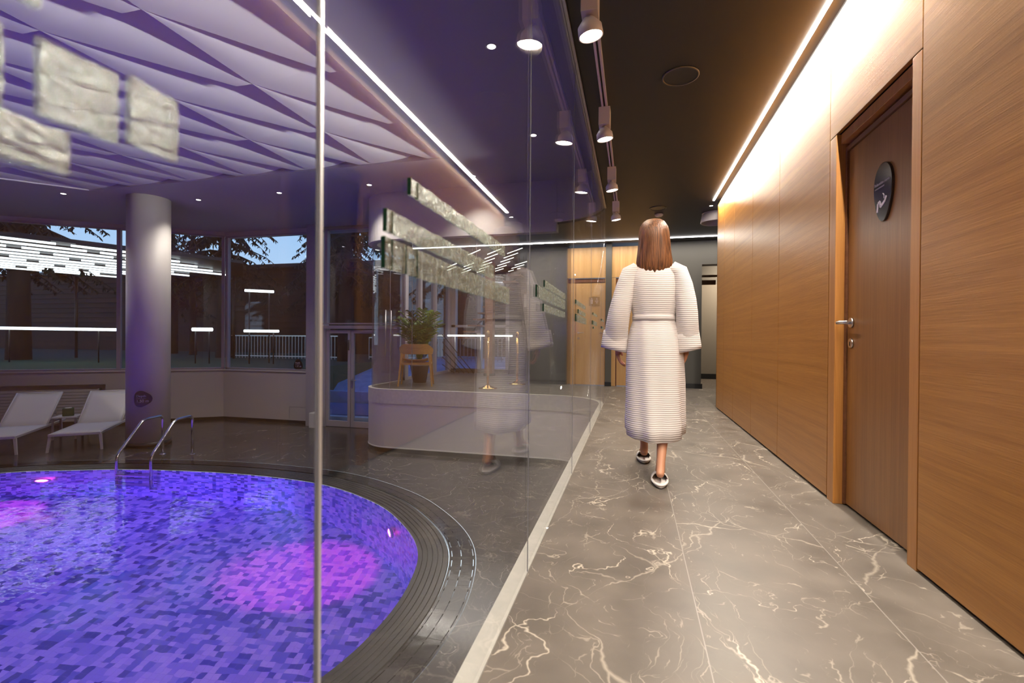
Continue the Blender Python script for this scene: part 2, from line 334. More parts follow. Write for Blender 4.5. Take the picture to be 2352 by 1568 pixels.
def empty(name, loc, rz=0, label=None, cat=None, group=None, kind=None):
    o = bpy.data.objects.new(name, None); COL.objects.link(o); o.location = loc; o.rotation_euler = (0, 0, rz); o.empty_display_size = .1
    return tag(o, label, cat, group, kind)
def copy_tree(o, parent=None):
    c = o.copy(); COL.objects.link(c)
    if parent is not None: c.parent = parent
    for ch in [x for x in bpy.data.objects if x.parent == o]: copy_tree(ch, c)
    return c
def struct(o): o['kind'] = 'structure'; return o
def text(name, s, size, m, parent, mtx, ext=.0004):
    cu = bpy.data.curves.new(name, 'FONT'); cu.body = s; cu.size = size; cu.extrude = ext; cu.materials.append(M[m]); cu.align_x = 'LEFT'
    t = bpy.data.objects.new('tmp_text', cu); me = bpy.data.meshes.new_from_object(t); bpy.data.objects.remove(t); bpy.data.curves.remove(cu)
    o = bpy.data.objects.new(name, me); COL.objects.link(o); o.parent = parent; o.matrix_local = mtx; return o
def spline(pts, per=10, closed=True):
    out = []; n = len(pts); P = [V(*p) for p in pts]
    for i in range(n if closed else n - 1):
        g = (lambda k: P[k % n]) if closed else (lambda k: P[max(0, min(n - 1, k))])
        p0, p1, p2, p3 = g(i - 1), g(i), g(i + 1), g(i + 2)
        for j in range(per):
            t = j / per
            out.append(.5 * ((2 * p1) + (p2 - p0) * t + (2 * p0 - 5 * p1 + 4 * p2 - p3) * t * t + (3 * p1 - p0 - 3 * p2 + p3) * t ** 3))
    if not closed: out.append(P[-1])
    return out
def offset(path, d, closed=False):
    """shift a plan polyline sideways (left of travel for d > 0)"""
    out = []; n = len(path)
    for i, p in enumerate(path):
        a = path[(i - 1) % n] if (closed or i > 0) else p; b = path[(i + 1) % n] if (closed or i < n - 1) else p
        t = (b - a); t = V(t.x, t.y, 0).normalized(); out.append(V(p.x - t.y * d, p.y + t.x * d, p.z))
    return out
def ribbon(mb, path, d0, d1, z0, z1, closed=False):
    """solid band following a plan path, between two sideways offsets and two heights"""
    a, b = offset(path, d0, closed), offset(path, d1, closed)
    rings = [[V(p.x, p.y, z0), V(q.x, q.y, z0), V(q.x, q.y, z1), V(p.x, p.y, z1)] for p, q in zip(a, b)]
    if closed: rings.append(rings[0])
    mb.loft(rings, True, not closed, smooth=False); return mb
def arc(cx, cy, r, a0, a1, n=14): return [V(cx + r * math.cos(math.radians(a0 + (a1 - a0) * k / n)), cy + r * math.sin(math.radians(a0 + (a1 - a0) * k / n)), 0) for k in range(n + 1)]

# ================================================================== SETTING
DECK = -1.1
SOF = 3.44
# path of the upper floor's edge: along the corridor, round the inner corner, along the lounge, round its outer corner
EDGE = [V(-.385, -4, 0), V(-.385, 6.75, 0)] + arc(-1.285, 6.75, .9, 0, 90)[1:] + [V(-4.15, 7.65, 0)] + arc(-4.15, 8.25, .6, 270, 180)[1:] + [V(-4.75, 9.35, 0)]

# upper floor slab (corridor + lounge), one polygon following the edge
mb = MB(); pts = [(p.x, p.y) for p in EDGE] + [(-4.75, 12.2), (3.2, 12.2), (3.2, 6.9), (1.4, 6.9), (1.4, -4)]
mb.prism(pts, -.25, 0); struct(mb.build('floor_corridor', 'marble'))
mb = MB(); ribbon(mb, EDGE, 0, .062, -.25, .004); struct(mb.build('trim_1', 'stone_strip'))
mb = MB(); ribbon(mb, EDGE, -.06, .055, DECK + .09, -.02); struct(mb.build('wall_lounge_base', 'white'))
mb = MB(); ribbon(mb, EDGE, -.05, .062, DECK + .075, DECK + .09); struct(mb.build('trim_2', 'whitemetal'))
mb = MB(); ribbon(mb, EDGE, -.04, .058, DECK, DECK + .08); struct(mb.build('baseboard_lounge', 'coping'))

# pool outline
PO = [(-8.97, 4.97), (-8.2, 5.33), (-7.35, 5.62), (-6.31, 5.80), (-5.22, 5.86), (-4.08, 5.73), (-3.06, 5.28), (-2.4, 4.74), (-1.96, 4.18), (-1.76, 3.57), (-1.71, 2.97), (-1.80, 2.40), (-2.15, 1.5), (-2.9, .55), (-4.2, -.3), (-6.2, -.8), (-8.4, -.6), (-10.2, .5), (-10.9, 2.1), (-10.2, 3.9)]
POOL = spline([(x, y, 0) for x, y in PO], 8)      # clockwise seen from above
# deck with the pool cut out
outer = [V(-17, 9.6, 0), V(-.44, 9.6, 0), V(-.44, -4, 0), V(-17, -4, 0)]
RIM = offset(POOL, .53, True)
def deck():
    mb = MB(); c = V(-6.2, 2.6, 0); ring_o = []
    for p in RIM:
        d = (p - c); k = 1e9
        for (lim, comp, s) in ((-.44, 0, 1), (-17, 0, -1), (9.6, 1, 1), (-4, 1, -1)):
            if d[comp] * s > 1e-6: k = min(k, (lim - c[comp]) / d[comp])
        ring_o.append(c + d * k)
    n = len(RIM); corners = outer
    vi = [mb.bm.verts.new((p.x, p.y, DECK)) for p in RIM]; vo = [mb.bm.verts.new((p.x, p.y, DECK)) for p in ring_o]
    for i in range(n):
        j = (i + 1) % n; a, b = ring_o[i], ring_o[j]
        if abs(a.x - b.x) > 1e-4 and abs(a.y - b.y) > 1e-4:
            q = min(corners, key=lambda q: (q - (a + b) / 2).length)
            mb.bm.faces.new((vi[i], vo[i], mb.bm.verts.new((q.x, q.y, DECK)), vo[j], vi[j]))
        else: mb.bm.faces.new((vi[i], vo[i], vo[j], vi[j]))
    for f in mb.bm.faces:
        f.normal_update()
        if f.normal.z < 0: f.normal_flip()
    return mb.build('floor_pool_deck', 'marble_dark', fix=False)
struct(deck())
# coping with concentric grooves, overflow grate with slots
mb = MB()
prof = []
d = 0.0
for k in range(6):
    prof += [(d, DECK - .02 + .003 * k), (d + .038, DECK - .02 + .003 * k), (d + .042, DECK - .030 + .003 * k), (d + .047, DECK - .030 + .003 * k)]; d += .047
offs = [(offset(POOL, a, True), z) for a, z in prof]
rings = [[V(p.x, p.y, z) for p in o] for o, z in offs]
vs = [[mb.bm.verts.new(q) for q in r] for r in rings]
for a, b in zip(vs, vs[1:]):
    for i in range(len(a)): mb.bm.faces.new((a[i], a[(i + 1) % len(a)], b[(i + 1) % len(a)], b[i]))
struct(mb.build('trim_3', 'coping'))
mb = MB(); P0, P1 = offset(POOL, .29, True), offset(POOL, .525, True); n = len(POOL)
for i in range(n):
    j = (i + 1) % n
    for k, (s0, s1) in enumerate(((0, .08), (.11, .44), (.47, .9), (.93, 1.0))):
        g = .018 if i % 4 == 0 else 0.0
        def at(a, b, t, s): return (P0[a] * (1 - s) + P1[a] * s) * (1 - t) + (P0[b] * (1 - s) + P1[b] * s) * t
        if k in (0, 3) or True:
            q = [at(i, j, g, s0), at(i, j, 1, s0), at(i, j, 1, s1), at(i, j, g, s1)]
            zt = DECK + .001; lo = [V(p.x, p.y, DECK - .03) for p in q]; hi = [V(p.x, p.y, zt) for p in q]
            mb.loft([lo, hi], True, True, False)
        if k < 3 and i % 2 == 0:   # bridges between the bars
            q = [at(i, j, .35, s1), at(i, j, .65, s1), at(i, j, .65, s1 + .03), at(i, j, .35, s1 + .03)]
            mb.loft([[V(p.x, p.y, DECK - .02) for p in q], [V(p.x, p.y, DECK + .0005) for p in q]], True, True, False)
struct(mb.build('trim_4', 'grate'))
# pool shell
ZB = DECK - 1.45
mb = MB(); uvl = mb.bm.loops.layers.uv.new('UVMap'); L = 0
for i in range(n):
    a, b = POOL[i], POOL[(i + 1) % n]; l_ = (b - a).length
    f = mb.face([V(a.x, a.y, DECK - .022), V(b.x, b.y, DECK - .022), V(b.x, b.y, ZB), V(a.x, a.y, ZB)])
    for lp, uv in zip(f.loops, ((L, 0), (L + l_, 0), (L + l_, -1.43), (L, -1.43))): lp[uvl].uv = uv
    L += l_
f = mb.face([V(p.x, p.y, ZB) for p in POOL])
for lp in f.loops: lp[uvl].uv = (lp.vert.co.x * .98 + lp.vert.co.y * .2, lp.vert.co.y * .98 - lp.vert.co.x * .2)
f.normal_update()
struct(mb.build('floor_pool_basin', 'mosaic', fix=False))
mb = MB(); f = mb.face([V(p.x, p.y, DECK - .03) for p in POOL][::-1]); f.normal_update()
if f.normal.z < 0: f.normal_flip()
tag(mb.build('pool_water', 'water', fix=False), 'clear violet lit water filling the curved indoor pool', 'water', kind='stuff')
mb = MB(); o2 = offset(POOL, .29, True)

# folded ceiling
XG = [-2.66 - 1.095 * k for k in range(9)]; YG = [6.33 - 1.13 * k for k in range(9)]; HK = .13
mb = MB()
def grid(fn, nu, nv):
    g = [[mb.bm.verts.new(fn(i / nu, j / nv)) for i in range(nu + 1)] for j in range(nv + 1)]
    for j in range(nv):
        for i in range(nu):
            f = mb.bm.faces.new((g[j][i], g[j][i + 1], g[j + 1][i + 1], g[j + 1][i])); f.smooth = True
for xi in range(8):
    for yi in range(8):
        x0, x1 = XG[xi + 1], XG[xi]; y1, y0 = YG[yi], YG[yi + 1]; w, dd = x1 - x0, y1 - y0
        uk = .82
        def TL(s, v): v = max(v, .001); return V(x0 + w * uk * v * s, y0 + dd * v, SOF + .02 + HK * v * s ** 2.6)
        def TR(s, v):
            up = uk + (1 - uk) * min(1, v / .15); a = uk * v; return V(x0 + w * (a + (up - a) * s), y0 + dd * v, SOF + .02 + HK * (1 - v) * s ** 2.6)
        def TD(s, v):
            v2 = v * .15; up = uk + (1 - uk) * min(1, v2 / .15); return V(x0 + w * (up + (1 - up) * s), y0 + dd * v2, SOF + .02 + HK * (1 - v2) * (1 - s))
        def ST(s, v): return V(x0 + w * uk * v, y0 + dd * v, SOF + .02 + HK * v * s)
        def SA(s, v): v2 = .15 + .85 * v; return V(x1, y0 + dd * v2, SOF + .02 + HK * (1 - v2) * s)
        grid(TL, 8, 8); grid(TR, 8, 8); grid(TD, 2, 3); grid(ST, 1, 6); grid(SA, 1, 6)
struct(mb.build('ceiling_pool_folded', 'facet', fix=False))
# soffit around it (a slab with the folded field left open), and the rim of the opening
def slab(mb, pts, z0=SOF, z1=SOF + .25): mb.prism(pts, z0, z1)
mb = MB()
XR, YF = -2.66, 6.33
slab(mb, [(XR, -4), (-.33, -4), (-.33, YF), (XR, YF)])
slab(mb, [(-14.25, YF), (-.33, YF), (-.33, 9.9), (-4.7, 9.9), (-9.62, 9.66)])
slab(mb, [(-17, -3), (-10.6, -3), (-10.6, 4.9), (-9.25, YF), (-14.25, YF), (-17, 4.45)])
slab(mb, [(-17, -4), (XR, -4), (XR, -2.7), (-17, -2.7)])
mb.prism([(-17, -4), (-.33, -4), (-.33, 9.9), (-4.7, 9.9), (-9.62, 9.66), (-14.25, YF), (-17, 4.45)], SOF + .26, SOF + .34)
struct(mb.build('ceiling_pool', 'soffit'))

# corridor ceiling (black), lounge ceiling
mb = MB(); pts = [(p.x, p.y) for p in EDGE[:-1]] + [(-4.75, 12.2), (3.2, 12.2), (3.2, 6.9), (1.5, 6.9), (1.5, -4)]
mb.prism(pts, 2.75, 2.9); struct(mb.build('ceiling_corridor', 'black_ceiling'))
# fascia above the glass, curved with the edge
mb = MB(); ribbon(mb, EDGE, -.05, .06, 2.78, SOF); struct(mb.build('wall_fascia_corridor', 'white'))
mb = MB(); FE = EDGE[14:]; ribbon(mb, FE, -.08, .07, 2.62, SOF); struct(mb.build('wall_fascia_lounge', 'white'))

# --- wood wall on the right
mb = MB(); X = 1.085; g = .0025
for y0, y1, z0, z1 in ((-4, -.9, .015, 2.70), (-.9, .65, .015, 2.70), (.65, 2.2, .015, 2.70), (2.2, 3.1, 2.045, 2.70), (3.1, 4.07, .015, 2.70), (4.07, 4.92, .015, 2.70), (4.92, 5.76, .015, 2.70), (5.76, 6.35, .015, 2.70), (6.35, 6.86, .015, 2.70)):
    mb.box((X, y0 + g, z0), (X + .02, y1 - g, z1))
mb.box((X, 6.84, .015), (X + .35, 6.86, 2.70))
struct(mb.build('wall_right', 'wood_wall', bevel=.0015))
mb = MB(); mb.box((X + .02, -4, 0), (X + .4, 2.2, 2.75)); mb.box((X + .02, 3.1, 0), (X + .4, 6.84, 2.75)); mb.box((X + .02, 2.2, 2.05), (X + .4, 3.1, 2.75)); mb.box((X + .12, 2.2, 0), (X + .4, 3.1, 2.05))
struct(mb.build('wall_right_core', 'black'))
# door in it
d1 = struct(empty('door_1', (X, 2.2, 0)))
mb = MB(); mb.box((.0, .004, .0), (.075, .07, 2.04)); mb.box((0, .81, 0), (.075, .896, 2.04)); mb.box((.022, .07, 1.985), (.075, .81, 2.04))
mb.build('door_frame', 'wood_frame', d1, bevel=.002)
mb = MB(); mb.box((.045, .07, .01), (.11, .088, 1.965)); mb.box((.045, .79, .01), (.11, .81, 1.965)); mb.box((.045, .088, 1.94), (.11, .79, 1.965)); mb.build('door_stop', 'wood_reveal', d1)
mb = MB(); mb.box((.055, .09, .012), (.10, .788, 1.938)); leaf = mb.build('door_leaf', 'wood_door', d1, bevel=.002)
mb = MB(); mb.tube([(.055, .735, 1.0), (.045, .735, 1.0)], .026, 24); mb.tube([(.05, .735, 1.0), (.0, .735, 1.0), (-.008, .738, 1.0), (-.010, .75, 1.0)], .009, 12); mb.tube([(-.010, .735, 1.0), (-.012, .70, 1.0), (-.010, .615, 1.0)], [.010, .0095, .007], 12)
mb.build('door_handle', 'satin', d1)
mb = MB(); mb.tube([(.056, .735, .89), (.045, .735, .89)], .025, 24); hk = mb.build('lock_plate', 'satin', d1)
mb = MB(); mb.box((.0435, .731, .876), (.046, .739, .898)); mb.build('keyhole', 'black', hk)

# egg-shaped sign on the door
def egg(w, h, n=40, lean=0):
    out = []
    for k in range(n):
        t = 2 * PI * k / n; y = math.sin(t); x = math.cos(t) * (1 - .22 * (-y)) if False else math.cos(t) * (1 + .22 * y)
        out.append((x * w / 2 + lean * y * w, y * h / 2))
    return out
S1 = tag(empty('door_sign', (1.14, 2.60, 1.60)), 'dark egg shaped relaxation room sign on the brown oak door', 'sign')
# face plane looks toward -x: local plan (u along -y, v up)
mb = MB(); mb.prism(egg(.165, .275), -.012, 0, lambda x, y, z: V(z, -x, y)); mb.build('sign_plate', 'sign', S1, bevel=.002)
R = Matrix(((0, 0, -1, 0), (-1, 0, 0, 0), (0, 1, 0, 0), (0, 0, 0, 1)))
text('lettering', 'Relaxation room', .0205, 'letter', S1, Matrix.Translation((-.0135, .072, .040)) @ R)
mb = MB(); mb.box((-.0135, -.02, .024), (-.012, .070, .030)); mb.build('small_caption', 'greytext', S1)
mb = MB()
def strok(mb, pts, w, f):
    for (a, b) in zip(pts, pts[1:]):
        dx, dy = b[0] - a[0], b[1] - a[1]; L_ = math.hypot(dx, dy); nx, ny = -dy / L_ * w / 2, dx / L_ * w / 2
        mb.prism([(a[0] + nx, a[1] + ny), (a[0] - nx, a[1] - ny), (b[0] - nx, b[1] - ny), (b[0] + nx, b[1] + ny)], 0, .0015, f)
fs = lambda x, y, z: V(-.0120 - z, -x, y)
strok(mb, [(-.045, -.085), (-.038, -.045), (-.020, -.040), (-.015, -.066), (.028, -.045), (.038, -.028)], .013, fs)
strok(mb, [(.006, -.008), (.018, -.018), (.018, -.034)], .004, fs); mb.build('lounger_symbol', 'letter', S1)

# --- far end of the corridor
mb = MB(); mb.box((-.45 - .82, 9.5, 0), (-1.19, 9.75, 2.75)); mb.box((-.515, 9.44, 0), (-.40, 9.75, 2.75)); mb.box((.50, 9.5, 0), (1.24, 9.75, 2.75)); mb.box((1.24, 9.5, 2.31), (3.2, 9.75, 2.75))
mb.box((1.235, 9.75, 0), (1.24, 12, 2.75)); struct(mb.build('wall_end', 'dark_grey'))
mb = MB(); mb.box((-.52, 9.42, 0), (-.395, 9.44, .08)); mb.box((.50, 9.48, 0), (1.26, 9.5, .09)); mb.box((1.24, 11.93, 0), (3.2, 11.96, .12)); struct(mb.build('baseboard_end', 'black'))
mb = MB(); mb.box((1.24, 11.95, 0), (3.2, 12.1, 2.2)); struct(mb.build('wall_side_room', 'taupe'))
mb = MB(); mb.box((3.2, 6.5, 0), (3.35, 12.2, 2.9)); mb.box((1.4, 6.75, 0), (3.2, 6.86, 2.9)); mb.box((1.24, 12.1, 2.2), (3.2, 12.2, 2.9)); struct(mb.build('wall_side_room_end', 'dark_grey'))
lamp('side_room_fill', 'AREA', (2.3, 11.0, 2.7), 95, WARM, .5, (0, .5, -1), sy=.5)  # unseen light added to brighten the side room wall
mb = MB(); mb.box((1.24, 10.2, 2.16), (3.2, 10.26, 2.20)); mb.box((1.24, 10.4, 2.03), (1.62, 10.46, 2.12)); struct(mb.build('trim_5', 'wood_reveal'))
def wc_door(name, x0, x1, hinge):
    d = struct(empty(name, (x0, 9.5, 0))); w = x1 - x0
    mb = MB(); mb.box((0, -.01, 2.105), (w, .05, 2.70)); mb.build('door_overpanel', 'wood_far', d, bevel=.002)
    mb = MB(); mb.box((0, -.012, 0), (.075, .06, 2.10)); mb.box((w - .012, -.012, 0), (w, .06, 2.10)); mb.box((.075, .03, 2.02), (w - .012, .06, 2.10)); mb.build('door_frame', 'wood_far', d, bevel=.002)
    mb = MB(); mb.box((.10, .02, .01), (w - .014, .06, 2.02)); mb.build('door_leaf', 'wood_far', d, bevel=.002)
    mb = MB(); mb.box((.075, .022, .0), (.10, .055, 2.02)); mb.box((.075, .01, 2.02), (w - .012, .03, 2.09)); mb.build('door_stop', 'wood_reveal', d)
    mb = MB(); mb.tube([(.15, .02, 1.03), (.15, -.03, 1.03), (.26, -.035, 1.03)], .009, 10); mb.tube([(.15, .022, 1.03), (.15, .012, 1.03)], .024, 16); mb.build('door_handle', 'satin', d)
    mb = MB(); mb.tube([(.15, .022, .92), (.15, .012, .92)], .024, 16); mb.build('lock_plate', 'satin', d)
wc_door('door_2', -1.19, -.515, 0); wc_door('door_3', -.40, .50, 0)
S2 = tag(empty('toilet_sign', (-.735, 9.52, 1.645)), 'dark sign with man and woman symbols on the left wooden toilet door', 'sign')
mb = MB(); mb.prism([(-.105, -.085), (0, -.098), (.105, -.085), (.108, 0), (.105, .085), (0, .098), (-.105, .085), (-.108, 0)], 0, .012, lambda x, y, z: V(x, -z, y)); mb.build('sign_plate', 'sign', S2, bevel=.004)
ff = lambda x, y, z: V(x, -.0125 - z, y)
mb = MB()
mb.prism([(-.075, .035), (-.05, .045), (-.025, .035), (-.03, -.045), (-.07, -.045)], 0, .0015, ff); mb.prism([(-.05 + .013 * math.cos(t * PI / 6), .06 + .013 * math.sin(t * PI / 6)) for t in range(12)], 0, .0015, ff); mb.build('man_symbol', 'letter', S2)
mb = MB(); mb.prism([(.05 + .012 * math.cos(t * PI / 6), .06 + .012 * math.sin(t * PI / 6)) for t in range(12)], 0, .0015, ff)
strok(mb, [(.05, .045), (.022, -.005), (.078, -.005), (.05, .045)], .008, ff); strok(mb, [(.042, -.005), (.042, -.045)], .008, ff); strok(mb, [(.058, -.005), (.058, -.045)], .008, ff); mb.build('woman_symbol', 'letter', S2)
# taupe wall left of the toilets, with a paper notice
mb = MB(); mb.box((-2.20, 10.0, 0), (-1.19, 10.15, 2.75)); mb.box((-1.27, 9.5, 0), (-1.19, 10.0, 2.75)); mb.box((-2.20, 10.15, 0), (-2.10, 12.2, 2.75)); mb.box((-3.1, 12.0, 0), (-2.2, 12.2, 2.75)); struct(mb.build('wall_lounge_right', 'taupe'))
mb = MB(); mb.box((-2.71, 11.99, 1.72), (-2.60, 11.998, 2.05)); tag(mb.build('paper_notice', 'paper'), 'white paper notice on the taupe wall behind the lounge glass', 'notice')

# back of the corridor and pool hall behind the camera, pool hall outer walls
mb = MB(); mb.box((-.385, -4.15, 0), (1.5, -4, 2.75)); struct(mb.build('wall_back_corridor', 'dark_grey'))
mb = MB(); mb.box((-17, -4.15, DECK - .1), (-.385, -4, SOF + .3)); struct(mb.build('wall_back_pool', 'white_wall'))
mb = MB(); mb.box((-17.15, -4, DECK - .1), (-17, 4.5, SOF + .3)); struct(mb.build('wall_left', 'white_wall'))

# window wall: polyline W0 -> W1 -> W2, straight part to the right of W0
W0, W1 = V(-9.62, 9.56, 0), V(-13.3, 7.02, 0)
wd = (W1 - W0).normalized(); wnrm = V(-wd.y, wd.x, 0)          # points to the outside? fixed below
if wnrm.y < 0: wnrm = -wnrm
WM = Matrix(((wd.x, wnrm.x, 0, W0.x), (wd.y, wnrm.y, 0, W0.y), (0, 0, 1, 0), (0, 0, 0, 1)))    # local: s along wall, t outward, z
WL = 9.0
SILL = .12
mb = MB(); mb.box((-.02, 0, DECK), (2.32, .3, SILL), WM); mb.box((2.32, 0, -.19), (WL, .3, SILL), WM); mb.box((2.32, .16, DECK), (WL, .3, -.19), WM)
mb.box((0, .02, 3.36), (WL, .3, SOF), WM); struct(mb.build('wall_far_left', 'white_wall'))
mb = MB(); mb.box((-.02, -.015, DECK), (2.32, 0, DECK + .07), WM); struct(mb.build('baseboard_far_left', 'coping'))
mb = MB(); mb.box((-9.64, 9.56, DECK + .07), (-7.15, 9.86, SILL)); mb.box((-9.7, 9.62, 3.34), (-4.7, 9.9, SOF)); struct(mb.build('wall_far', 'white_wall'))
mb = MB(); mb.box((-9.64, 9.57, DECK), (-7.17, 9.86, DECK + .07)); struct(mb.build('baseboard_far', 'coping'))
mb = MB(); mb.box((-7.75, 9.556, -.72), (-7.32, 9.562, -.715)); mb.box((-7.75, 9.556, -1.0), (-7.745, 9.562, -.72)); struct(mb.build('trim_6', 'frame'))
mb = MB(); mb.box((-7.16, 9.36, DECK), (-6.92, 9.86, SOF)); struct(mb.build('wall_far_pier', 'frame'))
def window(name, box_fn, x0, x1, z0, z1, fr=.06, mull=(), sill=True, m='frame'):
    w = struct(empty(name, (0, 0, 0)))
    mb = MB()
    for a, b in (((x0, .05, z0), (x0 + fr, .14, z1)), ((x1 - fr, .05, z0), (x1, .14, z1)), ((x0, .05, z1 - fr * .6), (x1, .14, z1)), ((x0, .05, z0), (x1, .14, z0 + fr * .6))): mb.box(a, b, box_fn)
    for s in mull: mb.box((s - .035, .03, z0), (s + .035, .14, z1), box_fn)
    mb.build('window_frame', m, w)
    mb = MB(); mb.box((x0 + .01, .09, z0 + .01), (x1 - .01, .098, z1 - .01), box_fn); mb.build('window_pane', 'glass_win', w)
    if sill:
        mb = MB(); mb.box((x0, -.03, z0 - .03), (x1, .08, z0), box_fn); mb.build('window_sill', 'white', w)
window('window_1', WM, .0, WL, SILL, 3.36, mull=(2.1, 4.6, 6.8))
T2 = Matrix.Translation((0, 9.56, 0))
window('window_2', T2, -9.62, -7.16, SILL, 3.34)
T3 = Matrix.Translation((0, 9.42, 0))
window('window_3', T3, -6.92, -4.75, 1.20, 3.34, fr=.05, mull=(-6.72,), sill=False)
mb = MB(); mb.box((-6.95, 9.38, 1.10), (-4.75, 9.62, 1.17)); mb.box((-6.92, 9.42, DECK), (-6.70, 9.6, 1.10)); mb.box((-5.44, 9.42, DECK), (-4.75, 9.6, 1.10)); struct(mb.build('trim_7', 'frame'))
d4 = struct(empty('door_4', (-6.70, 9.44, DECK)))
for k, x0 in enumerate((0.0, .63)):
    mb = MB(); w = .63; h = 2.17
    for a, b in (((x0 + .005, 0, .01), (x0 + .075, .06, h)), ((x0 + w - .075, 0, .01), (x0 + w - .005, .06, h)), ((x0 + .07, 0, h - .075), (x0 + w - .07, .06, h)), ((x0 + .07, 0, .01), (x0 + w - .07, .06, .14))): mb.box(a, b)
    lf = mb.build('door_leaf', 'frame', d4, bevel=.003)
    mb = MB(); mb.box((x0 + .07, .025, .13), (x0 + w - .07, .033, h - .07)); mb.build('door_pane', 'glass_win', lf)
mb = MB(); mb.tube([(.67, 0, 1.06), (.67, -.05, 1.06), (.80, -.055, 1.06)], .010, 10); mb.box((.655, -.008, .88), (.685, 0, 1.10)); mb.build('door_handle', 'satin', d4)
mb = MB(); mb.box((.56, -.02, 1.72), (.60, 0, 1.95)); mb.build('lock_box', 'dark_grey', d4)
mb = MB(); mb.box((1.0, -.03, 2.13), (1.22, 0, 2.17)); mb.box((.80, -.04, 2.145), (1.0, -.03, 2.155)); mb.build('door_closer', 'frame', d4)
mb = MB(); mb.box((-6.93, 9.17, DECK), (-6.76, 9.36, DECK + .33)); tag(mb.build('low_box', 'white', bevel=.006), 'small white low box on the deck left of the glass double door', 'box')

# recessed radiator cover
rad = tag(empty('radiator_cover', (0, 0, 0)), 'long white slatted radiator cover recessed under the left window', 'radiator')
mb = MB(); mb.box((2.5, .10, DECK + .08), (WL - .2, .15, -.30), WM); rb = mb.build('cover_back', 'taupe', rad)
for k in range(11):
    z = DECK + .09 + k * .0655
    mb = MB(); mb.box((2.48, .05, z), (WL - .2, .10, z + .056), WM); mb.build('slat', 'white', rad)
mb = MB(); mb.box((2.455, .04, DECK + .07), (2.48, .15, -.285), WM); mb.build('end_panel', 'white', rad)

# column
colm = tag(empty('round_column', (-8.68, 6.95, DECK)), 'thick round pale column standing by the pool ladder', 'column')
mb = MB(); mb.cyl((0, 0, .075), .335, 4.465, 64); mb.build('column_shaft', 'white', colm)
mb = MB(); mb.cyl((0, 0, 0), .36, .085, 48); mb.build('column_plinth', 'coping', colm)
def depth_sign(name, loc, yaw, s, label, val, tilt):
    S = tag(empty(name, loc, yaw), label, 'sign'); S.rotation_euler = (0, 0, yaw)
    pts = []
    for k in range(36):
        t = 2 * PI * k / 36; r = 1 + .10 * math.cos(3 * t + tilt); pts.append((math.cos(t) * r * s * .5, math.sin(t) * r * s * .52))
    mb = MB(); mb.prism(pts, 0, .006, lambda x, y, z: V(x, -z, y)); mb.build('sign_plate', 'sign', S)
    Rm = Matrix.Translation((-.34 * s, -.0075, .12 * s)) @ Matrix.Rotation(PI / 2, 4, 'X')
    text('lettering', 'Depth', s * .21, 'letter', S, Rm)
    mb = MB(); mb.box((-.34 * s, -.0075, .015 * s), (.2 * s, -.006, .05 * s)); mb.build('small_caption', 'greytext', S)
    text('lettering', val, s * .25, 'letter', S, Matrix.Translation((-.34 * s, -.0075, -.22 * s)) @ Matrix.Rotation(PI / 2, 4, 'X'))
# on the column, facing the camera side
ax = math.atan2(-6.95 + .0, 8.68)                      # direction column -> camera
da = V(8.68 * .94 - 6.95 * .34, -6.95, 0)
na = V(.60, -.80, 0).normalized()
depth_sign('depth_sign', (-8.68 + na.x * .34 - .0, 6.95 + na.y * .34, -.22), math.atan2(na.x, -na.y), .27, 'plum depth sign reading 1.50 m on the round column', '1.50 m', 0.0)
depth_sign('depth_sign', (-7.56, 9.62, .26), 0, .24, 'plum depth sign reading 1.37 m at the bottom of the far window', '1.37 m', PI / 2)

# ================================================================== GLASS PARTITION
GZ0, GZ1 = .006, 2.735
def bars(par, y0, spec, x=-.3795):
    for (a, b, z0, z1, cuts) in spec:
        kf = .97; a, b, z0, z1, cuts = a * kf, b * kf, .9 + (z0 - .9) * kf, .9 + (z1 - .9) * kf, [c_ * kf for c_ in cuts]
        ys = [a] + list(cuts) + [b]
        for p, q in zip(ys, ys[1:]):
            mb = MB(); nn = max(2, int((q - p) / .02)); rings = []
            for k in range(nn + 1):
                y = p + .001 + (q - p - .002) * k / nn; j = lambda s=.0012: random.uniform(-s, s)
                rings.append([V(x + .001, y, z0 + j()), V(x + .0065 + j(.0008), y, z0 + j()), V(x + .007 + j(.0008), y, (z0 + z1) / 2 + j()), V(x + .0065 + j(.0008), y, z1 + j()), V(x + .001, y, z1 + j())])
            mb.loft(rings, True, True, False)
            br = mb.build('textured_glass_bar', 'hammered' if y0 > .5 else 'hammered_clear', par)
            if y0 > .5:
                mb = MB(); mb.box((x + .0005, p + .0005, z0), (x + .0076, p + .0016, z1)); mb.build('cut_edge', 'greenedge', br)
def panel(y0, y1, label, spec, sub=False):
    P = tag(empty('glass_panel', (0, 0, 0)), label, 'glass panel', 'tall glass panels between corridor and pool')
    mb = MB(); mb.box((-.390, y0 + .002, GZ0), (-.380, y1 - .002, GZ1)); mb.build('pane', 'glass', P)
    mb = MB(); mb.box((-.3868, y1 - .0022, GZ0), (-.3832, y1 - .0012, GZ1)); mb.build('glass_edge', 'seam', P)
    bars(P, y0, spec)
    return P
P0g = panel(-1.0, .525, 'nearest glass panel at the left with big blurred textured bars', [(.02, .215, 1.045, 1.095, (.13,)), (.232, .285, 1.048, 1.100, ()), (.292, .335, 1.052, 1.105, ()), (.08, .252, 1.012, 1.042, (.19,)), (.14, .235, 1.118, 1.135, ())])
mb = MB(); mb.box((-.388, .5257, GZ0), (-.382, .5310, GZ1)); mb.build('edge_profile', 'edge', P0g)
panel(.534, 1.80, 'second glass panel from the camera with three long textured bars', [(.78, 1.43, 1.155, 1.185, (.81,)), (.695, 1.31, 1.072, 1.108, (.715,)), (.69, 1.49, 1.012, 1.062, (.715, .765, .81))])
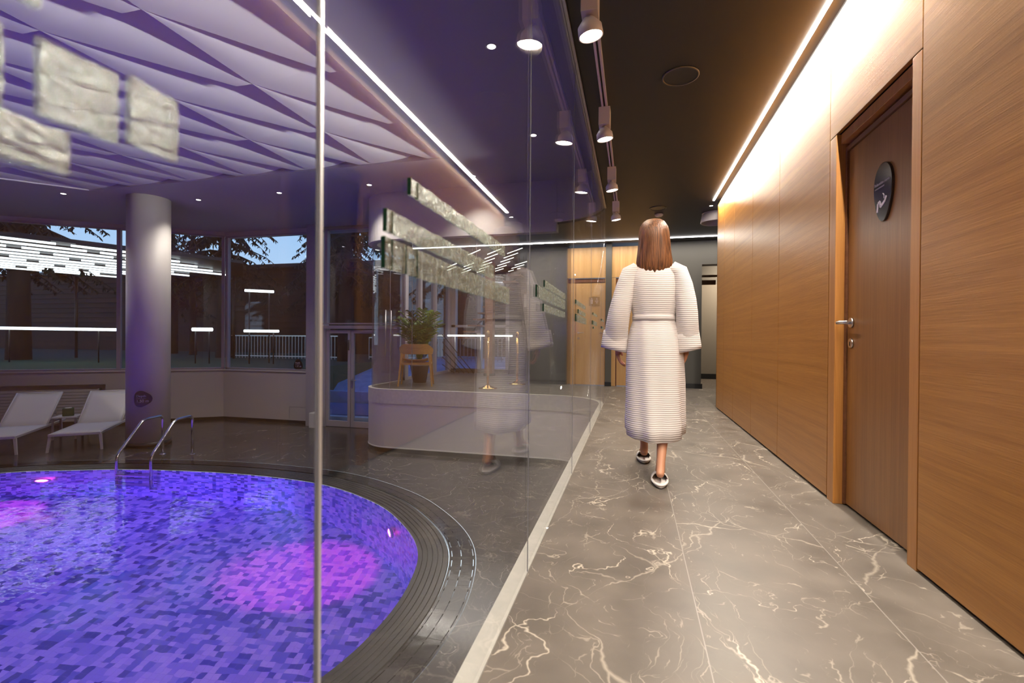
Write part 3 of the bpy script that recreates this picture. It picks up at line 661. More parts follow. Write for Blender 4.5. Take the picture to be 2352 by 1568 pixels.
panel(1.80, 3.19, 'third glass panel from the camera in front of the white robe reflection', [(2.12, 2.80, 1.135, 1.165, ()), (1.94, 2.80, 1.075, 1.125, (1.97,)), (2.1, 2.8, 1.025, 1.058, ())])
panel(3.19, 4.60, 'fourth glass panel from the camera along the corridor', [(3.35, 4.05, 1.15, 1.178, ()), (3.5, 4.05, 1.09, 1.12, ()), (3.35, 4.14, 1.028, 1.078, (3.4,))])
panel(4.60, 6.08, 'fifth glass panel from the camera along the corridor', [(4.85, 5.43, 1.15, 1.172, ()), (4.8, 5.4, 1.05, 1.09, (4.9,)), (4.9, 5.0, 1.01, 1.03, ())])
panel(6.08, 6.745, 'sixth and last straight glass panel at the far end of the corridor', [(6.2, 6.7, 1.14, 1.165, ()), (6.2, 6.65, 1.04, 1.07, (6.27,))])
CP = tag(empty('curved_glass_panel', (0, 0, 0)), 'curved glass panel turning from the corridor to the lounge edge', 'glass panel')
mb = MB(); ribbon(mb, EDGE[1:16], -.005, .005, GZ0, GZ1)
for f in mb.bm.faces: f.smooth = True
mb.build('pane', 'glass', CP)
for i, (xa, xb) in enumerate(((-1.29, -2.55), (-2.55, -3.72), (-3.72, -4.14))):
    P = tag(empty('glass_panel', (0, 0, 0)), ('lounge edge glass panel nearest the corridor', 'middle glass panel on the lounge edge behind the brass posts', 'narrow glass panel on the lounge edge before the chair')[i], 'glass panel', 'glass panels along the lounge edge')
    mb = MB(); mb.box((xb + .002, 7.645, GZ0), (xa - .002, 7.655, 2.64)); mb.build('pane', 'glass', P)
    mb = MB(); mb.box((xb - .001, 7.644, GZ0), (xb + .003, 7.656, 2.64)); mb.build('glass_edge', 'seam', P)
CP = tag(empty('curved_glass_panel', (0, 0, 0)), 'curved glass corner of the lounge left of the wooden chair', 'glass panel')
mb = MB(); ribbon(mb, [p for p in EDGE if p.x <= -4.149], -.005, .005, GZ0, 2.615)
mb.build('pane', 'glass', CP)
for (xx, yy) in ((-4.70, 8.50), (-4.70, 8.72)):
    mb = MB(); mb.tube([(xx, yy, .55), (xx, yy, 1.45)], .012, 10); mb.build('pull_bar', 'satin', CP)
# head channel above the partition
mb = MB()
for x0, x1 in ((-.402, -.388), (-.380, -.366)): mb.box((x0, -4, 2.715), (x1, 6.75, 2.752))
mb.box((-.402, -4, 2.74), (-.366, 6.75, 2.752)); struct(mb.build('trim_8', 'alu'))

# ================================================================== CORRIDOR LIGHTS
led = tag(empty('linear_led', (0, 0, 0)), 'long bright linear ceiling light washing the wood wall', 'light')
mb = MB(); mb.box((1.012, -3.9, 2.738), (1.032, 6.78, 2.7495)); mb.build('diffuser', 'led', led)
led = tag(empty('linear_led', (0, 0, 0)), 'thin linear ceiling light crossing the far end of the corridor', 'light')
mb = MB(); mb.box((-4.4, 9.065, 2.738), (3.0, 9.095, 2.7495)); mb.build('diffuser', 'led_cross', led)
trk = tag(empty('light_track', (-.227, 0, 2.75)), 'pale double rail light track on the black ceiling', 'light track')
mb = MB(); mb.box((-.022, -3.5, -.045), (-.007, 6.8, 0)); mb.box((.007, -3.5, -.045), (.022, 6.8, 0)); mb.build('rail', 'lampwhite', trk)
mb = MB(); mb.box((-.008, -3.5, -.006), (.008, 6.8, 0)); mb.build('groove', 'black', trk)
def make_spot():
    t = empty('track_spotlight', (0, 0, 0))
    mb = MB(); mb.box((-.044, -.055, -.18), (.044, .055, -.045)); mb.build('adapter_box', 'lampwhite', t, bevel=.003)
    mb = MB(); mb.cyl((0, 0, -.20), .016, .03, 12); mb.build('joint', 'lampwhite', t)
    Rt = Matrix.Translation((0, 0, -.245)) @ Matrix.Rotation(math.radians(-8), 4, 'Y') @ Matrix.Rotation(math.radians(4), 4, 'X')
    mb = MB(); pr = [(.020, .055), (.030, .052), (.050, .028), (.062, .012), (.064, -.035), (.060, -.037), (.056, -.030)]
    rings = [[Rt @ V(r * math.cos(2 * PI * k / 32), r * math.sin(2 * PI * k / 32), z) for k in range(32)] for r, z in pr]
    mb.loft(rings, True, False); f = mb.bm.faces.new([mb.bm.verts.new(p) for p in rings[0]]); mb.build('lamp_shade', 'lampwhite', t)
    mb = MB(); rr = [Rt @ V(.057 * math.cos(2 * PI * k / 32), .057 * math.sin(2 * PI * k / 32), -.031) for k in range(32)]; mb.face(rr); mb.build('bulb', 'bulb', t)
    return t
sp0 = make_spot(); YS = [2.51 - 1.33, 2.51, 3.83, 5.16, 6.44, 2.51 - 2.66]
SL = ['white track spotlight above the camera, nearest on the ceiling track', 'second white track spotlight, large at the top of the view', 'third white track spotlight along the black ceiling', 'fourth white track spotlight along the black ceiling', 'farthest white track spotlight above the end of the corridor', 'white track spotlight behind the camera']
for i, y in enumerate(YS):
    s = sp0 if i == 0 else copy_tree(sp0)
    s.location = (-.227, y, 2.75); tag(s, SL[i], 'spotlight', 'spotlights on the corridor track')
    lamp('track_beam', 'SPOT', (-.232, y, 2.46), E_TRACK, WARM, .05, (.13, .02, -1), math.radians(125), .6)
for i, (x, y, r) in enumerate(((.31, 3.55, .125), (.33, 7.03, .115))):
    s = tag(empty('ceiling_speaker', (x, y, 2.75)), ('large round black ceiling speaker nearest the camera', 'small looking round black speaker above the woman')[i], 'speaker')
    mb = MB(); mb.lathe((0, 0, 0), [(r, 0), (r, -.006), (r - .01, -.008), (r - .012, -.003), (r - .014, 0)], 48); mb.build('rim', 'dark_grey', s)
    mb = MB(); mb.cyl((0, 0, -.004), r - .012, .004, 48); mb.build('grille', 'black', s)
sd = tag(empty('smoke_detector', (.36, 7.36, 2.75)), 'white smoke detector on the black ceiling above the woman', 'smoke detector')
mb = MB(); mb.lathe((0, 0, 0), [(.06, 0), (.06, -.02), (.045, -.035), (.02, -.04), (.001, -.04)], 32); mb.build('housing', 'lampwhite', sd)
mb = MB(); mb.cyl((0, 0, -.046), .008, .006, 12); mb.build('sensor', 'chrome', sd)
rg = tag(empty('ring_lamp', (1.16, 7.5, 2.62)), 'round white curved lamp body peeking out behind the wood wall', 'light')
mb = MB(); mb.loft([[V(r * math.cos(2 * PI * k / 48), r * math.sin(2 * PI * k / 48), z) for k in range(48)] for r, z in ((.19, .11), (.21, .0), (.20, -.01), (.185, 0), (.175, .11), (.19, .13))], True, False); mb.build('shade_ring', 'lampwhite', rg)
mb = MB(); mb.cyl((0, 0, .12), .175, .012, 40); mb.build('shade_top', 'lampwhite', rg)
def downlight(x, y, z, r, label, e=8, grp='small round downlights in the pool hall ceiling'):
    d = tag(empty('downlight', (x, y, z)), label, 'light', grp)
    mb = MB(); mb.lathe((0, 0, 0), [(r * 1.35, 0), (r * 1.35, -.004), (r * 1.05, -.006), (r, 0)], 24); mb.build('trim_ring', 'lampwhite', d)
    mb = MB(); mb.cyl((0, 0, -.004), r, .003, 24); mb.build('diffuser', 'downlight', d)
    lamp('downlight_beam', 'SPOT', (x, y, z - .02), e, LEDW, .04, (0, 0, -1), math.radians(110), .8)
downlight(1.03, 7.05, 2.75, .022, 'tiny downlight at the far corner of the wood wall', 6, None)
DL = [(-9.9, 6.36), (-7.84, 7.21), (-6.05, 7.18), (-4.26, 7.14), (-2.44, 7.12), (-1.21, 4.0), (-1.22, 5.86), (-1.21, 2.1), (-1.21, .2)]
DN = ['leftmost downlight beyond the folded ceiling', 'downlight right of the round column', 'downlight above the far window', 'downlight left of the curved lounge fascia', 'downlight just in front of the lounge fascia', 'starry downlight high between the panes', 'downlight by the third glass panel', 'downlight over the deck beside the camera', 'downlight behind the camera']
for (x, y), s in zip(DL, DN): downlight(x, y, SOF, .036, s, 105)

# underwater lamps
def pool_lamp(x, y, z, nrm, label, aim, color=MAG, e=E_MAG):
    nrm = V(*nrm).normalized(); q = nrm.to_track_quat('Z', 'Y').to_matrix().to_4x4()
    p = empty('underwater_lamp', (x, y, z)); tag(p, label, 'light', 'round lamps in the pool wall')
    mb = MB(); mb.lathe((0, 0, 0), [(.11, 0), (.11, .02), (.095, .03), (.08, .02)], 28); mb.bm.transform(q); mb.build('ring', 'satin', p)
    mb = MB(); mb.lathe((0, 0, 0), [(.08, 0), (.08, .022), (.05, .03), (.001, .032)], 28); mb.bm.transform(q); mb.build('lens', 'poollamp', p)
    lamp('underwater_beam', 'SPOT', V(x, y, z) + nrm * .08, e, color, .06, V(*aim) - V(x, y, z), math.radians(62), 1.0)
pool_lamp(-8.45, 5.17, -1.62, (.45, -.9, 0), 'glowing magenta lamp in the pool wall at the far left', (-8.4, 4.6, ZB))
pool_lamp(-2.62, 4.90, -1.55, (-.72, -.62, 0), 'small glowing magenta lamp in the pool wall at the right end', (-3.25, 4.75, ZB))
pool_lamp(-1.75, 3.0, -1.75, (-1, .1, 0), 'magenta lamp in the near pool wall hidden below the rim', (-3.6, 2.6, ZB), e=10)
pool_lamp(-9.9, .72, -1.75, (.7, .7, 0), 'magenta lamp in the pool wall behind the left edge of view', (-8.5, 2.5, ZB), e=60)
i_ = 0
for k in range(0, len(POOL), 13):
    p = POOL[k]; c = V(-6.2, 2.6, 0); q = p + (c - p) * .22
    lamp('underwater_wash', 'POINT', (q.x, q.y, -1.75), E_POOL, VIO, 0)
for (x, y) in ((-6.5, 3.2), (-4.2, 3.2), (-4.5, 1.2), (-7.5, 1.5), (-8.6, 3.4)): lamp('underwater_wash', 'POINT', (x, y, -1.7), E_POOL, VIO, 0)

# ================================================================== POOL DECK FURNITURE
def make_lounger():
    t = empty('sun_lounger', (0, 0, 0))       # local: foot end at y = 0, head end at y = 1.95, x across
    w = .34; zs = .30
    mb = MB()
    for s in (-1, 1): mb.box((s * w - .018, 0, zs - .03), (s * w + .018, 1.95, zs + .012))
    mb.box((-w, 0, zs - .03), (w, .035, zs + .012)); mb.box((-w, 1.915, zs - .03), (w, 1.95, zs + .012)); mb.build('frame', 'whitemetal', t, bevel=.004)
    for s in (-1, 1):
        for y, dy in ((.03, -.0), (1.75, .0)):
            mb = MB(); mb.loft([[V(s * w - .02, y, zs - .02), V(s * w + .02, y, zs - .02), V(s * w + .02, y + .035, zs - .02), V(s * w - .02, y + .035, zs - .02)], [V(s * (w + .03) - .016, y - .03, 0), V(s * (w + .03) + .016, y - .03, 0), V(s * (w + .03) + .016, y, 0), V(s * (w + .03) - .016, y, 0)]], True, True, False); mb.build('leg', 'whitemetal', t)
    mb = MB(); mb.loft([[V(x, y, zs + .012 - .03 * (1 - (x / w) ** 2) * sag), V(x, y, zs + .016 - .03 * (1 - (x / w) ** 2) * sag)] for x, y, sag in ()]) if False else None
    n = 10
    rows = []
    for j in range(9):
        y = .02 + 1.16 * j / 8; rows.append([V(-w + 2 * w * i / n, y, zs + .016 - .02 * math.sin(PI * i / n) * math.sin(PI * j / 8)) for i in range(n + 1)])
    lo = [[p - V(0, 0, .006) for p in r] for r in rows]
    mb.loft([a + b[::-1] for a, b in zip(rows, lo)], True, True, True); mb.build('seat_sling', 'sling', t)
    A = math.radians(40); b0 = V(0, 1.18, zs + .016); L_ = .86
    bk = lambda x, s, h=0: b0 + V(x, s * math.cos(A) - h * math.sin(A), s * math.sin(A) + h * math.cos(A))
    mb = MB(); rows = [[bk(-w + 2 * w * i / n, L_ * j / 6, -.012 * math.sin(PI * i / n)) for i in range(n + 1)] for j in range(7)]; lo = [[p - V(0, 0, .007) for p in r] for r in rows]
    mb.loft([a + b[::-1] for a, b in zip(rows, lo)], True, True, True); bs = mb.build('backrest', 'sling', t)
    mb = MB()
    for s in (-1, 1): mb.tube([bk(s * w, 0, -.01), bk(s * w, L_, -.01)], .015, 8)
    mb.tube([bk(-w, L_, -.01), bk(w, L_, -.01)], .013, 8); mb.build('backrest_frame', 'whitemetal', t)
    for s in (-1, 1):
        mb = MB(); mb.tube([bk(s * w * .9, .5, -.02), V(s * w * .9, 1.80, zs - .02)], .009, 8); mb.build('support_strut', 'whitemetal', t)
    return t
lg = make_lounger(); lang = math.atan2(.62, .78)
l2 = copy_tree(lg)
lg.location = (-9.36, 6.19, DECK); lg.rotation_euler.z = lang; tag(lg, 'white mesh sun lounger nearest the round column', 'sun lounger', 'sun loungers by the window')
l2.location = (-10.27, 5.50, DECK); l2.rotation_euler.z = lang; tag(l2, 'white mesh sun lounger cut by the left edge of the photo', 'sun lounger', 'sun loungers by the window')
def side_table(x, y, label):
    t = tag(empty('side_table', (x, y, DECK), lang), label, 'table', 'low tables between the loungers')
    mb = MB(); mb.box((-.19, -.19, .41), (.19, .19, .435)); mb.build('tabletop', 'whitemetal', t, bevel=.004)
    for a in (-1, 1):
        for b in (-1, 1):
            mb = MB(); mb.box((a * .17 - .014, b * .17 - .014, 0), (a * .17 + .014, b * .17 + .014, .41)); mb.build('leg', 'frame', t)
side_table(-10.705, 6.965, 'small pale side table with the green candle holder'); side_table(-12.0, 6.05, 'small pale side table at the left edge of the photo')
ch = tag(empty('candle_holder', (-10.69, 6.96, DECK + .435), lang + .3), 'square dark green holder with a yellow glowing flower on the side table', 'candle holder')
m_, n_, l_, p_ = nt('painted_glass_flower'); t_ = n_.new('ShaderNodeTexCoord'); mp_ = n_.new('ShaderNodeMapping'); mp_.inputs['Location'].default_value = (0, 0, -.075)
l_.new(t_.outputs['Object'], mp_.inputs[0]); g_ = n_.new('ShaderNodeTexGradient'); g_.gradient_type = 'SPHERICAL'; mp_.inputs['Scale'].default_value = (11, 11, 11); mp_.inputs['Location'].default_value = (0, 0, -.075 * 11)
l_.new(mp_.outputs[0], g_.inputs[0]); r_ = n_.new('ShaderNodeValToRGB'); l_.new(g_.outputs[0], r_.inputs[0]); r_.color_ramp.elements[0].color = (.03, .08, .02, 1); r_.color_ramp.elements[1].color = (.75, .75, .45, 1); r_.color_ramp.elements[1].position = .8
q_ = r_.color_ramp.elements.new(.12); q_.color = (.04, .10, .02, 1); q_ = r_.color_ramp.elements.new(.2); q_.color = (.62, .60, .08, 1); l_.new(r_.outputs[0], p_.inputs['Base Color'])
M['flower'] = m_
mb = MB(); mb.box((-.085, -.085, 0), (.085, .085, .15)); mb.build('box', 'flower', ch, bevel=.01)
mb = MB(); mb.cyl((0, 0, .148), .05, .012, 20); mb.build('candle', 'sling', ch)

# pool ladder: two bent rails, posts on the deck, rungs under water
lad = tag(empty('pool_ladder', (0, 0, 0)), 'steel pool ladder with two bent handrails entering the violet water', 'ladder')
def bend(pts, r=.09, n=6):
    P = [V(*p) for p in pts]; out = [P[0]]
    for a, b, c in zip(P, P[1:], P[2:]):
        u, v = (a - b).normalized(), (c - b).normalized(); p, q = b + u * r, b + v * r
        for k in range(n + 1):
            t = k / n; out.append(p * (1 - t) ** 2 + b * 2 * t * (1 - t) + q * t * t)
    out.append(P[-1]); return out
for (px, py), (qx, qy) in (((-7.72, 6.43), (-7.50, 5.52)), ((-7.24, 6.56), (-6.98, 5.63))):
    top = -.44; mx_, my_ = px * .55 + qx * .45, py * .55 + qy * .45
    mb = MB(); mb.tube(bend([(px, py, DECK), (px, py, top), (mx_, my_, top), (qx, qy, -.90), (qx, qy, DECK - 1.0)]), .021, 14); mb.build('handrail', 'chrome', lad)
    mb = MB(); mb.lathe((px, py, DECK), [(.045, 0), (.045, .008), (.025, .016)], 20); mb.build('foot_flange', 'chrome', lad)
for k in range(3):
    z = DECK - .26 - .26 * k; mb = MB(); mb.box((0, -.035, -.015), (.53, .035, .015), Matrix.Translation((-7.50, 5.52, z)) @ Matrix.Rotation(math.atan2(.11, .52), 4, 'Z')); mb.build('rung', 'satin', lad)

# ================================================================== LOUNGE
mb = MB(); mb.box((-4.75, 12.0, 0), (-2.95, 12.2, .10)); mb.box((-4.75, 12.0, 2.62), (-2.95, 12.2, 2.78)); struct(mb.build('wall_lounge_far', 'dark_grey'))
w5 = struct(empty('window_5', (0, 0, 0)))
mb = MB()
for x, w in ((-4.75, .16), (-3.98, .10), (-3.20, .12)): mb.box((x, 12.02, .1), (x + w, 12.2, 2.62))
mb.box((-4.75, 12.02, 1.20), (-2.95, 12.12, 1.26)); mb.build('window_frame', 'frame', w5)
mb = MB(); mb.box((-4.75, 12.08, .1), (-2.95, 12.088, 2.62)); mb.build('window_pane', 'glass_win', w5)
w6 = struct(empty('window_6', (0, 0, 0)))
mb = MB()
for y, w in ((9.35, .14), (10.1, .10), (10.95, .10), (11.9, .16)): mb.box((-4.82, y, 0), (-4.70, y + w, 2.75))
mb.box((-4.80, 9.35, 0), (-4.72, 12.1, .06)); mb.build('window_frame', 'frame', w6)
mb = MB(); mb.box((-4.764, 9.35, .05), (-4.756, 12.1, 2.75)); mb.build('window_pane', 'glass_win', w6)
pc = tag(empty('timber_post', (-3.38, 11.2, 0)), 'square brown timber post inside the lounge behind the glass', 'post')
mb = MB(); mb.box((-.10, -.10, 0), (.10, .10, 2.75)); mb.build('post_shaft', 'wood_brown', pc, bevel=.004)
mb = MB(); mb.box((-.115, -.115, 0), (.115, .115, .06)); mb.build('post_foot', 'black', pc)
# open staircase behind the lounge
stc = tag(empty('staircase', (-4.4, 11.55, 0)), 'dark open tread staircase with sloping rails behind the lounge', 'staircase')
for k in range(12):
    mb = MB(); mb.box((.1 + k * .13, -.1, .9 + k * .155), (.42 + k * .13, .35, .94 + k * .155)); mb.build('tread', 'wood_brown', stc)
mb = MB(); mb.tube([(.05, .36, .75), (1.75, .36, 2.75)], .03, 8); mb.build('stringer', 'black', stc)
for k in range(5):
    mb = MB(); mb.tube([(-.30 + .0, -.15, 1.0 - k * .19), (.55 - k * .13, -.15, .03)], .011, 8); mb.build('sloping_rail', 'black', stc)
# brass rope posts
def make_post():
    t = empty('brass_rope_post', (0, 0, 0))
    mb = MB(); mb.lathe((0, 0, 0), [(.17, 0), (.17, .012), (.12, .025), (.05, .055), (.025, .07)], 36); mb.build('base', 'gold', t)
    mb = MB(); mb.cyl((0, 0, .06), .024, .90, 20); mb.build('pole', 'gold', t)
    mb = MB(); mb.lathe((0, 0, .94), [(.03, 0), (.034, .02), (.034, .07), (.025, .085), (.018, .1), (.001, .105)], 20); mb.build('finial', 'gold', t); return t
s1 = make_post(); s2 = copy_tree(s1); s1.location = (-2.53, 8.28, 0); s2.location = (-2.22, 9.26, 0)
tag(s1, 'brass rope post nearest the lounge glass', 'rope post', 'brass rope posts'); tag(s2, 'farther brass rope post, right of the first', 'rope post', 'brass rope posts')
# plywood armchair
ac = tag(empty('wooden_armchair', (-4.0, 8.42, 0), math.radians(20)), 'light plywood armchair seen from behind at the lounge glass', 'chair')
mb = MB(); out_, in_ = [], []
NB = 28
def bandp(k):
    a = -PI * .02 + PI * 1.04 * k / NB + PI; x = .29 * math.cos(a); y = .25 * math.sin(a) * 1.0
    return x, y
rings = []
for k in range(NB + 1):
    u = k / NB; x, y = bandp(k); e_ = abs(2 * u - 1); top = .79 - .12 * max(0, e_ - .45) / .55; bot = .60
    if y > -.02: y += .12 * 0
    nx, ny = x / .3, y / .3; L_ = math.hypot(nx, ny) or 1; nx /= L_; ny /= L_
    rings.append([V(x, y, bot), V(x + nx * .014, y + ny * .014, bot), V(x + nx * .03, y + ny * .03, top), V(x + nx * .016, y + ny * .016, top)])
mb.loft(rings, True, True, False); mb.build('backrest', 'wood_chair', ac)
mb = MB(); rows = []
for j in range(9):
    y = -.20 + .46 * j / 8; rows.append([V(-.23 + .46 * i / 8, y, .455 + .035 * abs(2 * i / 8 - 1) ** 3 + (.05 * (1 - j / 2) ** 2 if j < 2 else 0)) for i in range(9)])
lo = [[p - V(0, 0, .014) for p in r] for r in rows]; mb.loft([a + b[::-1] for a, b in zip(rows, lo)], True, True, True); mb.build('seat', 'wood_chair', ac)
for sx_, sy_ in ((-1, -1), (1, -1), (-1, 1), (1, 1)):
    mb = MB(); zt = .62; a = V(sx_ * .255, sy_ * .17 + .01, zt); b = V(sx_ * .31, sy_ * .25 + .01, 0)
    q = lambda p, r: [V(p.x - r, p.y - r * .8, p.z), V(p.x + r, p.y - r * .8, p.z), V(p.x + r, p.y + r * .8, p.z), V(p.x - r, p.y + r * .8, p.z)]
    mb.loft([q(b, .014), q(a, .022)], True, True, False); mb.build('leg', 'wood_chair', ac, bevel=.003)
mb = MB(); mb.box((-.27, -.215, .40), (.27, -.185, .44)); mb.box((-.27, .185, .40), (.27, .215, .44)); mb.box((-.285, -.2, .40), (-.26, .2, .44)); mb.box((.26, -.2, .40), (.285, .2, .44)); mb.build('seat_rail', 'wood_chair', ac)
# potted palm
pm = tag(empty('potted_palm', (-4.20, 9.0, 0)), 'tall green palm in a grey pot behind the plywood armchair', 'plant')
mb = MB(); mb.lathe((0, 0, 0), [(.13, 0), (.19, .34), (.20, .36), (.175, .36), (.17, .32), (.001, .32)], 28); mb.build('pot', 'potmat', pm)
rnd = random.Random(3)
for k in range(40):
    mb = MB(); a = rnd.uniform(0, 2 * PI); rise = rnd.uniform(.6, 1.25); out = rnd.uniform(.12, .33)
    pts = []
    for j in range(13):
        u = j / 12; r = out * u * (1 + .4 * u); z = .34 + rise * (1.25 * u - .35 * u * u * u); pts.append(V(min(.6, r) * math.cos(a), r * math.sin(a), z))
    mb.tube(pts, [.007 * (1 - .8 * j / 12) for j in range(13)], 5)
    for j in range(4, 13):
        p = pts[j]; d = (pts[j] - pts[j - 1]).normalized(); sd = d.cross(V(0, 0, 1)).normalized()
        for s in (-1, 1):
            ln = .24 * (1.1 - abs(j - 8) / 9); e1 = p + sd * s * ln * .7 + d * ln * .6 - V(0, 0, ln * .25); w_ = d * .013
            mb.face([p - w_, p + w_, (p + e1) / 2 + w_ * 1.3 + V(0, 0, .02), e1, (p + e1) / 2 - w_ * 1.3 + V(0, 0, .02)])
    mb.build('frond', 'leaf', pm, fix=False)
# stick lights on the lounge ceiling
SA_, SB_ = V(-.98, .20, 0).normalized(), V(.20, .98, 0)
cnt = 0
proto = None
for i in range(6):
    for j in range(6):
        x = -4.35 + j * .42 + (i % 2) * .21; y = 9.1 + i * .5
        if y > 11.65 or x > -2.05 or (y > 9.6 and x > -2.45) or (y < 10.4 and x < -3.2): continue
        if proto is None:
            o = tag(empty('stick_light', (x, y, 2.62), math.radians(-50)), 'thin glowing stick light on the lounge ceiling', 'light', 'stick lights on the lounge ceiling')
            mb = MB(); mb.tube([(-.33, 0, 0), (.33, 0, 0)], .007, 8); mb.build('tube', 'tube', o)
            mb = MB(); mb.tube([(-.1, 0, .005), (-.1, 0, .13)], .004, 6); mb.tube([(.1, 0, .005), (.1, 0, .13)], .004, 6); mb.build('hanger', 'black', o); proto = o
        else: o = copy_tree(proto); o.location = (x, y, 2.62)
lamp('lounge_light', 'AREA', (-3.4, 9.6, 2.58), 30, (1, .93, .86), 1.8, (0, 0, -1), sy=2.4, along=(1, 0, 0))
# added glowing bar on posts, standing for a reflection in the lounge glass
lr = tag(empty('reflection_streak', (0, 11.75, 0)), 'long white glowing bar standing for a light line reflected in the lounge glass', 'light')
mb = MB(); mb.box((-4.7, -.015, .955), (-1.35 - 1.6, .015, .995)); mb.build('tube', 'tube', lr)
for x in (-4.5, -3.8, -3.05): mb = MB(); mb.cyl((x, .03, 0), .012, .96, 8); mb.build('post', 'satin', lr)  # added posts, only carry the bar standing for the reflection

# ================================================================== OUTSIDE
mb = MB(); mb.prism([(-60, -10), (-17.2, -10), (-17.2, 5.1), (-13.65, 7.55), (-9.95, 10.1), (-9.6, 14), (-9.6, 60), (-60, 60)], -1.2, -.02); tag(mb.build('lawn', 'grass'), 'dark green lawn outside the left windows', 'grass', kind='stuff')
mb = MB(); mb.box((-9.6, 9.9, -1.3), (-.4, 14, DECK)); struct(mb.build('floor_outdoor_deck', 'deck_out'))
mb = MB()
mb.loft([[V(-9.6, 13.6, -1.12), V(-5.2, 13.6, -1.12), V(0, 13.2, -1.12)], [V(-9.6, 14.2, -.62), V(-5.2, 14.2, -.62), V(0, 13.8, -.62)], [V(-9.6, 17.5, -.05), V(-5.2, 17.5, -.05), V(0, 17.5, -.05)], [V(-9.6, 40, 0), V(-5.2, 40, 0), V(0, 40, 0)]], close=False, caps=False, smooth=True)
tag(mb.build('terrace_bank', 'snow', fix=False), 'pale blue snowy bank rising behind the outdoor pool', 'snow', kind='stuff')
mb = MB(); mb.prism([(-9.2, 10.4), (-3.0, 11.4), (-3.0, 13.0), (-9.2, 12.6)], DECK, DECK + .05); mb.build('outdoor_pool_cover', 'poolout'); tag(bpy.data.objects['outdoor_pool_cover'], 'blue covered outdoor pool seen through the glass doors', 'pool')
mb = MB(); mb.box((-9.3, 10.2, DECK), (-2.9, 10.4, DECK + .09), Matrix.Identity(4)); mb.box((-9.3, 13.0, DECK), (-2.9, 13.2, DECK + .35)); struct(mb.build('trim_9', 'snow'))
ol = tag(empty('pool_ladder', (0, 0, 0)), 'steel ladder of the outdoor pool seen through the right door pane', 'ladder')
for dx in (0, .45):
    mb = MB(); mb.tube(bend([(-6.15 + dx, 10.7, DECK), (-5.85 + dx, 10.9, -.32), (-5.55 + dx, 11.1, -.32), (-5.45 + dx, 11.2, DECK)], .12), .022, 10); mb.build('handrail', 'chrome', ol)
# vertical-bar fences
def fence(x0, x1, y, z0, h, label, step=.16):
    F_ = tag(empty('bar_fence', (0, y, z0)), label, 'fence', 'dark fences outside')
    mb = MB(); mb.box((x0, -.02, h - .04), (x1, .02, h)); mb.box((x0, -.02, .08), (x1, .02, .12)); mb.build('rail', 'satin', F_)
    mb = MB(); x = x0
    while x < x1: mb.box((x - .012, -.012, 0), (x + .012, .012, h)); x += step
    o = mb.build('bars', 'alu', F_); o['kind'] = 'stuff'
fence(-17.5, -11.5, 17.6, -.02, 1.0, 'grey bar fence seen through the far window above the sill')
fence(-11.0, -5.0, 18.5, -.02, .95, 'grey bar fence seen through the glass doors')
# dark slatted building
bd = tag(empty('timber_building', (0, 0, 0)), 'long dark timber clad building beyond the garden', 'building')
mb = MB(); mb.box((-52, 24, -.1), (-2, 26, 5.0)); mb.build('wall', 'slat', bd)
for k in range(15):
    mb = MB(); mb.box((-52, 23.93, .2 + k * .32), (-2, 24, .34 + k * .32)); mb.build('cladding_board', 'wood_reveal' if False else 'slat', bd)
for x in (-30, -22.5, -14, -11.4):
    mb = MB(); mb.box((x, 23.88, 1.2), (x + 1.4, 23.96, 3.0)); mb.build('window', 'glass_win', bd)
mb = MB(); mb.box((-52, 23.6, 4.95), (-2, 26.2, 5.15)); mb.build('roof', 'black', bd)
# trees
def make_tree(seed, h=13, conifer=True, r=.34):
    rn = random.Random(seed); t = empty('conifer_tree' if conifer else 'bare_tree', (0, 0, 0))
    mb = MB(); mb.tube([(0, 0, -.2), (.05, 0, h * .3), (.0, .05, h * .65), (0, 0, h)], [r, r * .8, r * .5, .03], 10); mb.build('trunk', 'bark', t)
    mb = MB(); mc = MB(); n = 150 if conifer else 60
    for k in range(n):
        z = (rn.uniform(3.3, 7.0) if rn.random() < .6 else rn.uniform(6, h * .97)) if conifer else rn.uniform(2.5, h * .8); a = rn.uniform(0, 2 * PI); L_ = (1 - z / h * .8) * (3.4 if conifer else 2.6) * rn.uniform(.6, 1.1)
        pts = [V(math.cos(a) * L_ * u, math.sin(a) * L_ * u, z + (-.55 * L_ * u * u + .12 * L_ * u if conifer else .75 * L_ * u)) for u in (0, .33, .66, 1)]
        mb.tube(pts, [.045, .03, .018, .006], 4, False)
        if conifer:
            for q in range(int(30 * L_)):
                u = rn.uniform(.12, 1); i = min(2, int(u * 3)); p = pts[i].lerp(pts[i + 1], u * 3 - i)
                s = rn.uniform(.12, .42) * (1.1 - .5 * u); d = V(rn.gauss(0, .6), rn.gauss(0, .6), -1.0).normalized() * s; w_ = V(rn.uniform(-1, 1), rn.uniform(-1, 1), 0).normalized() * .022
                mc.face([p - w_, p + w_, p + d * .6 + w_ * 1.6, p + d, p + d * .6 - w_ * 1.6])
        else:
            for q in range(9):
                u = rn.uniform(.3, 1); i = min(2, int(u * 3)); p = pts[i].lerp(pts[i + 1], u * 3 - i); d = V(rn.gauss(0, .5), rn.gauss(0, .5), rn.uniform(.1, .9)); mb.tube([p, p + d * .5, p + d * rn.uniform(.7, 1.1)], [.012, .008, .003], 3, False)
    mb.build('branches', 'bark', t, fix=False)
    if conifer: mc.build('needles', 'needle', t, fix=False)
    else: mc.bm.free()
    return t
ct = [make_tree(1), make_tree(2, 12), make_tree(5, 11, False, .2)]
